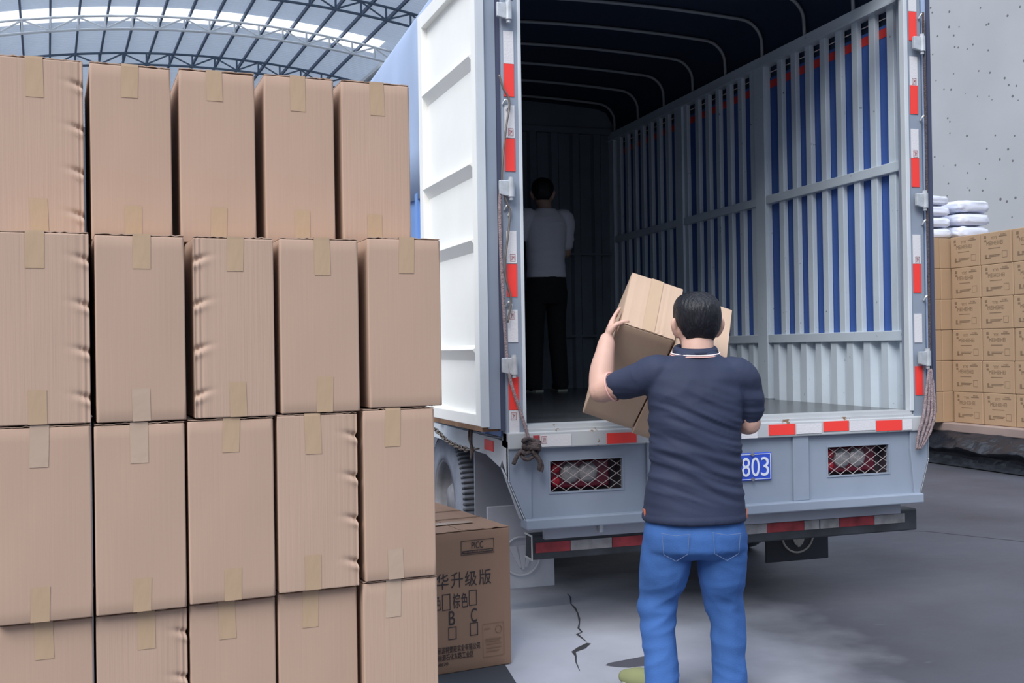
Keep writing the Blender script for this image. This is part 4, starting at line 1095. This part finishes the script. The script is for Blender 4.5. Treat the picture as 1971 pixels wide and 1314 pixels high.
HEAD = [(-.115, .026, .072, .012), (-.108, .040, .083, .0), (-.092, .052, .090, -.03), (-.07, .062, .092, .05), (-.045, .068, .092, .075), (-.02, .073, .093, .09), (0.01, .077, .094, .098), (.04, .078, .094, .100), (.065, .075, .088, .096), (.088, .066, .073, .080), (.103, .050, .052, .058), (.112, .030, .030, .034), (.116, .010, .010, .012)]
def head_bm(bm, hc, tilt=None):
    rings = []
    for z, hw, fr, bk in HEAD:
        rings.append((z, 0, 0, hw, fr, max(bk, 0.02)))
    b = bmesh.new(); stack_rings(b, rings, 28, 0.92)
    limb(b, [(0, .088, .018), (0, .100, -.012), (0, .106, -.030)], [.009, .011, .014], 10, 3)   # nose
    limb(b, [(-.012, .098, -.036), (.012, .098, -.036)], [.008, .008], 8, 2)
    for s in (-1, 1):
        limb(b, [(s*.012, .087, .022), (s*.04, .082, .024)], [.007, .006], 8, 3)              # brow
        limb(b, [(s*.034, .078, -.018), (s*.046, .068, -.024)], [.014, .012], 8, 3)            # cheek
        # ear
        limb(b, [(s*.078, -.002, -.040), (s*.088, -.009, -.022), (s*.097, -.017, .004), (s*.094, -.015, .022), (s*.084, -.004, .026)], [.010, .012, .011, .010, .007], 10, 4)
        limb(b, [(s*.076, -.002, -.02), (s*.090, -.010, .008)], [.012, .012], 8, 3)
    limb(b, [(-.018, .092, -.060), (0, .096, -.058), (.018, .092, -.060)], [.006, .008, .006], 8, 3)   # lips
    limb(b, [(0, .080, -.098), (0, .078, -.10)], [.018, .016], 8, 2)                           # chin
    m = Matrix.Translation(hc) @ (tilt or Matrix.Identity(4))
    merge(bm, b, m)

def hair_obj(parent, hc, tilt, m, nape=-0.055, th=0.016):
    bm = bmesh.new(); rings = []
    zs_ = [(-.062, 0), (-.045, 1), (-.02, 2), (0.01, 3), (.03, 4), (.05, 5), (.07, 6), (.09, 7), (.106, 8), (.120, 9), (.130, 10)]
    def dims(z):
        zz = min(max(z, -.115), .116)
        for a, b in zip(HEAD[:-1], HEAD[1:]):
            if a[0] <= zz <= b[0]:
                f = (zz-a[0])/(b[0]-a[0]); return [a[i]*(1-f)+b[i]*f for i in (1, 2, 3)]
        return HEAD[-1][1:]
    n = 48; L = []
    for z, _ in zs_:
        hw, fr, bk = dims(z*0.90 if z > 0 else z)
        row = []
        for k in range(n):
            a = 2*math.pi*k/n; c, s = math.cos(a), math.sin(a)
            # lower limit of the hair by direction: nape at the back, above ears at sides, hairline in front
            low = -0.062 if s < -0.35 else (0.012 if s < 0.25 else 0.055)
            if -0.62 < s < -0.2: low = -0.035 if s < -0.4 else -0.005
            zz = max(z, low)
            hw2, fr2, bk2 = dims(zz*0.90 if zz > 0 else zz)
            t = th if zz > low+0.008 else th*0.35
            if zz > 0.10: t = th*0.9
            p = Vector(((hw2+t)*math.copysign(abs(c)**.92, c), ((fr2 if s > 0 else max(bk2, .04))+t)*math.copysign(abs(s)**.92, s), zz+ (t*0.3 if z > 0.08 else 0)))
            p += p.normalized()*0.004*noise.noise(Vector((p.x*60, p.y*60, p.z*18)))
            row.append(bm.verts.new(p))
        L.append(row)
    for A, B in zip(L[:-1], L[1:]):
        for k in range(n):
            try: bm.faces.new((A[k], A[(k+1) % n], B[(k+1) % n], B[k]))
            except ValueError: pass
    bm.faces.new(L[-1])
    bmesh.ops.transform(bm, matrix=Matrix.Translation(hc) @ tilt, verts=bm.verts)
    o = obj('hair', bm, m, parent, smooth=True)
    sl = o.modifiers.new('t', 'SOLIDIFY'); sl.thickness = 0.004; sl.offset = -1
    sub = o.modifiers.new('s', 'SUBSURF'); sub.levels = 1; sub.render_levels = 1
    return o

def hand_bm(bm, wrist, f, n, side, curl=0.25, L=0.175, thumb_out=0.6):
    """f: finger direction, n: palm normal (direction the palm faces), side: +1 thumb on f x n side"""
    f = f.normalized(); n = (n - f*n.dot(f)).normalized(); s = f.cross(n).normalized()*side   # s points to the thumb side
    W = wrist; k = L/0.175
    # palm
    for t in (-0.026, -0.009, 0.009, 0.026):
        limb(bm, [W+f*0.004+s*t*0.6*k, W+f*0.045*k+s*t*k, W+f*0.085*k+s*t*1.05*k], [0.015*k, 0.015*k, 0.0125*k], 10, 3)
    for t, ln, r in ((0.030, 0.072, .0088), (0.010, 0.080, .0092), (-0.010, 0.074, .0088), (-0.029, 0.058, .0078)):
        b0 = W+f*0.083*k+s*t*1.05*k
        c1, c2, c3 = curl, curl*2.2, curl*3.2
        p1 = b0 + (f*math.cos(c1)+n*math.sin(c1))*ln*0.42*k + s*t*0.10*k
        p2 = p1 + (f*math.cos(c2)+n*math.sin(c2))*ln*0.33*k
        p3 = p2 + (f*math.cos(c3)+n*math.sin(c3))*ln*0.25*k
        limb(bm, [b0, p1, p2, p3], [r*1.1*k, r*k, r*.95*k, r*.8*k], 10, 3)
    b0 = W+f*0.022*k+s*0.028*k
    p1 = b0 + (f*0.55+s*thumb_out+n*0.35).normalized()*0.038*k
    p2 = p1 + (f*0.55+s*thumb_out*0.4+n*0.7).normalized()*0.030*k
    p3 = p2 + (f*0.5+s*0.1+n*0.8).normalized()*0.022*k
    limb(bm, [b0, p1, p2, p3], [.016*k, .0115*k, .0105*k, .009*k], 10, 3)

def face_details(parent, hc, tilt):
    mt = Matrix.Translation(hc) @ tilt
    for s in (-1, 1):
        bm = bmesh.new(); bmesh.ops.create_uvsphere(bm, u_segments=12, v_segments=8, radius=0.0115); bmesh.ops.translate(bm, verts=bm.verts, vec=(s*.031, .079, .004)); bmesh.ops.transform(bm, matrix=mt, verts=bm.verts)
        e = obj('eye', bm, M['eye'], parent, smooth=True)
        bm = bmesh.new(); bmesh.ops.create_uvsphere(bm, u_segments=10, v_segments=8, radius=0.0058); bmesh.ops.translate(bm, verts=bm.verts, vec=(s*.031, .0868, .004)); bmesh.ops.transform(bm, matrix=mt, verts=bm.verts)
        obj('iris', bm, M['iris'], e, smooth=True)
        bm = bmesh.new(); limb(bm, [(s*.016, .095, .020), (s*.032, .092, .025), (s*.046, .084, .021)], [.0035, .0042, .0025], 6, 3); bmesh.ops.transform(bm, matrix=mt, verts=bm.verts); obj('eyebrow', bm, M['hair'], parent, smooth=True)
    bm = bmesh.new(); limb(bm, [(-.020, .0965, -.061), (0, .1015, -.0595), (.020, .0965, -.061)], [.003, .0045, .003], 8, 3); bmesh.ops.transform(bm, matrix=mt, verts=bm.verts); obj('lips', bm, M['lip'], parent, smooth=True)

# ---- carried cartons: axes measured in space
BP0 = Vector((-0.913, -0.725, 1.460)); bw = Vector((0.209, -0.066, -0.077)).normalized()
bh_ = Vector((0.013, 0.418, -0.396)); bh_ = (bh_ - bw*bh_.dot(bw)).normalized(); bd_ = bw.cross(bh_)
if bd_.dot(Vector((0.131, 0.198, 0.233))) < 0: bd_ = -bd_
def carried(o0, wdt, label):
    """local X = width, Y = depth (away/up), Z = -height"""
    m = Matrix.Identity(4)
    zc_ = -bh_
    for i, ax in enumerate((bw, bd_, zc_)):
        for j in range(3): m[j][i] = ax[j]
    H = 0.576
    org = o0 + bw*wdt/2 + bh_*H
    bx_ = carton('carried_carton', wdt-0.002, H, 0.335, M['card_carry'], (0, 0, 0), 0, None, 0.0, (0, 0), 0.002, 301, flaps=True)
    m.translation = org
    bx_.matrix_world = m
    bm = bmesh.new(); box(bm, -0.026, 0.026, 0.002, 0.333, H+0.0005, H+0.0012); obj('tape', bm, M['tape'], bx_)
    return tag(bx_, label, 'carton', 'cartons carried by the worker')
carried(BP0, 0.232, 'left of two tilted plain cartons the worker lifts, gripped by his left hand')
carried(BP0 + bw*0.236 + bh_*0.020 + bd_*(-0.004), 0.225, 'right of two tilted plain cartons the worker lifts, partly hidden behind his head')

# ---- worker in front of the truck
MO = Vector((-0.724, -0.994, 0.0)); MR = _r.copy(); MF = Vector((math.sin(YAW), math.cos(YAW), 0))
def build_worker():
    t = empty('person', MO, -YAW)
    tag(t, 'person from behind in navy polo and blue jeans lifting two cartons at the truck', 'person')
    inv = Matrix(((MR.x, MR.y, 0, 0), (MF.x, MF.y, 0, 0), (0, 0, 1, 0), (0, 0, 0, 1)))
    def loc(p):  # world -> local
        q = p - MO; return Vector((q.dot(MR), q.dot(MF), q.z))
    def ldir(d): return Vector((d.dot(MR), d.dot(MF), d.z))
    w_, h_, d_ = ldir(bw), ldir(bh_), ldir(bd_)
    P0 = loc(BP0)
    hc = Vector((0.017, 0.035, 1.438)); tilt = Matrix.Rotation(R(4), 4, 'Z') @ Matrix.Rotation(R(3), 4, 'X')
    # arms
    Lsh = Vector((-.165, .005, 1.252)); Lel = Vector((-.352, .13, 1.188))
    Lw = P0 + h_*0.075 - d_*0.045 - w_*0.030
    Rsh = Vector((.168, .0, 1.235)); Rel = Vector((.214, .035, 1.055))
    Rw = P0 + w_*0.40 + h_*0.33 - d_*0.045
    bm = bmesh.new()
    stack_rings(bm, [(.66, -.01, .0, .155, .10, .10), (.80, -.01, .0, .150, .09, .10), (1.0, -.0, .0, .145, .09, .10), (1.15, 0, .0, .155, .10, .10), (1.25, 0, .0, .15, .08, .09), (1.30, 0, .0, .08, .06, .065)])
    limb(bm, [(.008, -.012, 1.27), (.012, 0.0, 1.34), (.017, 0.018, 1.40)], [.068, .062, .062], 20, 4)
    head_bm(bm, hc, tilt)
    limb(bm, [Lsh, Lsh.lerp(Lel, .5), Lel], [.058, .053, .051], 18, 5)
    limb(bm, [Lel, Lel.lerp(Lw, .35)+Vector((-.006, 0, 0)), Lw.lerp(Lel, .15), Lw], [.050, .050, .037, .031], 18, 5)
    hand_bm(bm, Lw, (d_*0.9 - h_*0.15), w_, 1 if (d_.cross(w_)).dot(-h_) > 0 else -1, 0.12)
    limb(bm, [Rsh, Rsh.lerp(Rel, .5), Rel], [.058, .050, .046], 18, 5)
    limb(bm, [Rel, Rel.lerp(Rw, .35), Rw], [.046, .044, .029], 18, 5)
    hand_bm(bm, Rw, (h_*0.55 - w_*0.15 + d_*0.35), d_, 1, 0.10)
    for s, hp, kn, an in ((-1, (-.10, 0, .68), (-.152, .03, .38), (-.150, -.03, .09)), (1, (.095, 0, .68), (.108, .06, .38), (.124, .04, .09))):
        limb(bm, [hp, kn, an], [.085, .055, .042], 16, 5)
    body = fused('body', bm, M['skin'], t, 0.0055, 5)
    face_details(t, hc, tilt)
    hair_obj(t, hc, tilt, M['hair'])
    # polo shirt
    bm = bmesh.new()
    stack_rings(bm, [(.690, -.012, 0, .198, .135, .150), (.72, -.012, 0, .196, .135, .150), (.80, -.009, 0, .186, .13, .138), (.90, -.006, 0, .176, .125, .128), (1.0, -.006, 0, .174, .125, .128), (1.10, -.002, 0, .178, .13, .130), (1.18, .002, .0, .185, .125, .125), (1.235, .004, .0, .186, .11, .112), (1.275, .004, .0, .165, .085, .095), (1.305, .004, .0, .118, .068, .082), (1.330, .004, 0.0, .085, .066, .076), (1.345, .004, .004, .078, .064, .072)], 40, .86)
    cuffL = Vector((-.285, .085, 1.210))
    limb(bm, [(-.08, .0, 1.262), (-.155, .005, 1.255), (-.215, .04, 1.232), cuffL], [.060, .073, .066, .060], 24, 5)
    limb(bm, [(.09, .0, 1.255), (.166, .0, 1.235), (.200, .012, 1.17), (.212, .03, 1.105)], [.060, .076, .066, .058], 24, 5)
    def fold(p, n):
        back = max(0, -n.y); f = 0
        env = max(0, min(1, (1.23-p.z)/0.15))*max(0, min(1, (p.z-.72)/.10))
        q = p.z + 0.16*p.x + 0.03*math.sin(p.x*9)
        f += 0.014*env*(ridge(Vector((p.x, 0, q)), (2.2, 1, 17), 3.1)-0.45)*(0.35+0.65*back)
        f += 0.007*env*(ridge(Vector((p.x, p.y, q*1.1)), (3.5, 3, 30), 8.2)-0.5)
        f += 0.004*(noise.noise(p*9))
        if p.z > 1.15: f += 0.004*(ridge(p, (12, 8, 9), 1.7)-0.5)
        if p.z < .712: f += 0.0025
        return f
    sh = fused('polo_shirt', bm, M['shirt'], t, 0.007, 4, fold)
    # collar and trims
    def ring(cx, cy, z, rx, ry, n=40, tiltx=0.0, a0=0, a1=360):
        return [(cx+rx*math.cos(R(a0+(a1-a0)*k/n)), cy+ry*math.sin(R(a0+(a1-a0)*k/n)), z+tiltx*math.sin(R(a0+(a1-a0)*k/n))) for k in range(n if a1-a0 == 360 else n+1)]
    bm = bmesh.new(); n = 40
    lo = ring(.004, .002, 1.332, .090, .082, n, 0.012); hi = ring(.004, .006, 1.360, .074, .070, n, 0.012); md = ring(.004, .004, 1.352, .084, .077, n, 0.012); ins = ring(.004, .006, 1.340, .066, .062, n, 0.012)
    V = [[bm.verts.new(p) for p in rr] for rr in (lo, md, hi, ins)]
    for A, B in zip(V[:-1], V[1:]):
        for k in range(n): bm.faces.new((A[k], A[(k+1) % n], B[(k+1) % n], B[k]))
    for k in range(n): bm.faces.new((V[-1][k], V[-1][(k+1) % n], V[0][(k+1) % n], V[0][k]))
    co = obj('collar', bm, M['shirt'], sh, smooth=True)
    bm = bmesh.new(); tube(bm, ring(.004, .002, 1.333, .0925, .0845, n, 0.012), 0.0032, 6, closed=True); obj('collar_piping', bm, M['white_trim'], sh, smooth=True)
    bm = bmesh.new(); tube(bm, ring(.004, .002, 1.327, .096, .0875, n, 0.012), 0.0022, 6, closed=True); obj('collar_piping', bm, M['pink_trim'], sh, smooth=True)
    dirL = (cuffL-Vector((-.215, .04, 1.232))).normalized()
    a = dirL.orthogonal().normalized(); b = dirL.cross(a)
    bm = bmesh.new(); tube(bm, [cuffL+dirL*0.030+(a*math.cos(u)+b*math.sin(u))*0.0575 for u in [2*math.pi*k/32 for k in range(32)]], 0.0035, 6, closed=True); obj('cuff_trim', bm, M['pink_trim'], sh, smooth=True)
    bm = bmesh.new(); box(bm, -.2075, -.2035, -.035, .005, .700, .735); obj('vent_trim', bm, M['orange_trim'], sh)
    bm = bmesh.new(); box(bm, .1815, .1855, -.035, .005, .698, .733); obj('vent_trim', bm, M['orange_trim'], sh)
    # jeans
    bm = bmesh.new()
    stack_rings(bm, [(.76, -.012, 0, .165, .115, .115), (.70, -.012, 0, .185, .12, .13), (.64, -.012, 0, .197, .12, .145), (.585, -.012, 0, .196, .11, .140), (.55, -.012, 0, .175, .09, .10)], 36, .9)
    limb(bm, [(-.110, 0, .63), (-.128, .01, .50), (-.153, .03, .38), (-.158, .01, .27), (-.150, -.022, .13), (-.147, -.022, .015)], [.098, .098, .076, .068, .062, .066], 26, 5)
    limb(bm, [(.090, 0, .63), (.094, .015, .50), (.108, .06, .38), (.119, .055, .27), (.124, .048, .13), (.126, .048, .015)], [.100, .094, .079, .070, .066, .070], 26, 5)
    def jfold(p, n):
        f = 0.003*noise.noise(p*7)
        kn = math.exp(-((p.z-.34)/.10)**2) + 0.7*math.exp(-((p.z-.13)/.07)**2) + 0.8*math.exp(-((p.z-.56)/.05)**2)
        f += 0.009*kn*(ridge(Vector((p.x, p.y, p.z+0.35*abs(p.x+.02))), (4, 4, 16), 5.5)-0.5)
        f += 0.003*(ridge(p, (14, 14, 5), 2.2)-.5)
        return f
    jn = fused('jeans', bm, M['jeans'], t, 0.007, 4, jfold)
    for v in jn.data.vertices: v.co.z = max(v.co.z, 0.012)
    # stitched back pockets
    for s in (-1, 1):
        bm = bmesh.new(); cx = -.012+s*.095
        def bp2(x, z): return (x, -.135-0.014*(1-((x-cx)/.09)**2) - 0.006*(1 if .60 < z < .68 else 0), z)
        tube(bm, [bp2(cx-.055, .665), bp2(cx, .655), bp2(cx+.055, .66)], .0008, 5); tube(bm, [bp2(cx-.05, .66), bp2(cx-.045, .585), bp2(cx, .560), bp2(cx+.045, .585), bp2(cx+.05, .655)], .0009, 5)
        obj('pocket_stitching', bm, M['stitch'], jn)
    # shoes
    for s, (ax, ay, rz) in ((-1, (-.170, .045, R(36))), (1, (.130, .125, R(-8)))):
        so = empty('shoe', (ax, ay, 0), rz); so.parent = t
        bm = bmesh.new()
        limb(bm, [(0, -.055, .055), (0, .0, .058), (0, .09, .045), (0, .165, .034)], [.045, .046, .042, .030], 20, 5); 
        for v in bm.verts: v.co.z = max(v.co.z, 0.018)
        up = obj('upper', bm, M['shoe'], so, smooth=True)
        bm = bmesh.new(); prism(bm, [(.043*math.cos(u)+0.0, (.115 if math.sin(u) > 0 else .105)*math.sin(u)+.07*1) for u in [2*math.pi*k/24 for k in range(24)]], 'Z', 0.002, 0.024); bevel(obj('sole', bm, M['sole'], so), .004)
    return t
build_worker()

# ---- second worker deep inside the truck
def build_second():
    base = Vector((0.27, 3.50, BEDZ+0.001))
    t = empty('person', base, R(6)); tag(t, 'person in white tee and black trousers standing in the dark truck bed, seen from behind', 'person')
    hc = Vector((-.01, .02, 1.62)); tilt = Matrix.Rotation(R(-25), 4, 'Z') @ Matrix.Rotation(R(-6), 4, 'X')
    Ls, Le, Lw = Vector((-.19, 0, 1.42)), Vector((-.27, .06, 1.16)), Vector((-.16, .28, 1.10))
    Rs, Re, Rw = Vector((.19, 0, 1.42)), Vector((.215, .06, 1.15)), Vector((.14, .28, 1.12))
    bm = bmesh.new()
    stack_rings(bm, [(.85, 0, 0, .15, .1, .1), (1.1, 0, 0, .14, .1, .1), (1.4, 0, 0, .15, .09, .09), (1.47, 0, 0, .08, .06, .06)])
    limb(bm, [(0, 0, 1.44), (0, .01, 1.52), (0, .015, 1.58)], [.065, .06, .06], 18, 4); head_bm(bm, hc, tilt)
    for a, e, w, sd in ((Ls, Le, Lw, -1), (Rs, Re, Rw, 1)):
        limb(bm, [a, a.lerp(e, .5), e], [.055, .048, .044], 14, 4); limb(bm, [e, e.lerp(w, .4), w], [.044, .042, .028], 14, 4)
        hand_bm(bm, w, Vector((-.2*sd, 1, .1)), Vector((-sd, 0, 0)), sd, .3)
    for s in (-1, 1): limb(bm, [(s*.09, 0, .85), (s*.105, .02, .48), (s*.11, 0, .09)], [.08, .055, .04], 14, 5)
    fused('body', bm, M['skin_dark'], t, .008, 4); face_details(t, hc, tilt); hair_obj(t, hc, tilt, M['hair'])
    bm = bmesh.new()
    stack_rings(bm, [(.93, 0, 0, .165, .12, .125), (1.05, 0, 0, .16, .12, .12), (1.2, 0, 0, .165, .12, .12), (1.35, 0, 0, .18, .12, .115), (1.42, 0, 0, .175, .1, .1), (1.47, 0, 0, .12, .075, .08), (1.50, 0, 0, .078, .065, .07)], 32, .88)
    for a, e in ((Ls, Le), (Rs, Re)): limb(bm, [(a.x*.5, 0, 1.42), a, a.lerp(e, .75)], [.06, .072, .064], 18, 5)
    fused('white_tee', bm, M['tee'], t, .009, 4, lambda p, n: .005*(ridge(p, (4, 4, 14), 2)-.5))
    bm = bmesh.new()
    stack_rings(bm, [(.99, 0, 0, .15, .11, .11), (.9, 0, 0, .17, .12, .13), (.8, 0, 0, .175, .11, .13), (.72, 0, 0, .16, .09, .1)], 30, .9)
    for s in (-1, 1): limb(bm, [(s*.09, 0, .82), (s*.10, .02, .48), (s*.12, 0, .06)], [.095, .075, .065], 18, 5)
    fused('trousers', bm, M['black_cloth'], t, .009, 4)
    for s in (-1, 1):
        so = empty('shoe', (s*.12, .02, 0), R(-10*s)); so.parent = t
        bm = bmesh.new(); limb(bm, [(0, -.05, .05), (0, .02, .052), (0, .15, .035)], [.044, .045, .03], 16, 4)
        for v in bm.verts: v.co.z = max(v.co.z, .012)
        obj('upper', bm, M['black_cloth'], so, smooth=True)
        obj('sole', boxm(-.04, .04, -.085, .175, 0.001, .02), M['sole'], so)
build_second()

bpy.data.objects.remove(_txto)
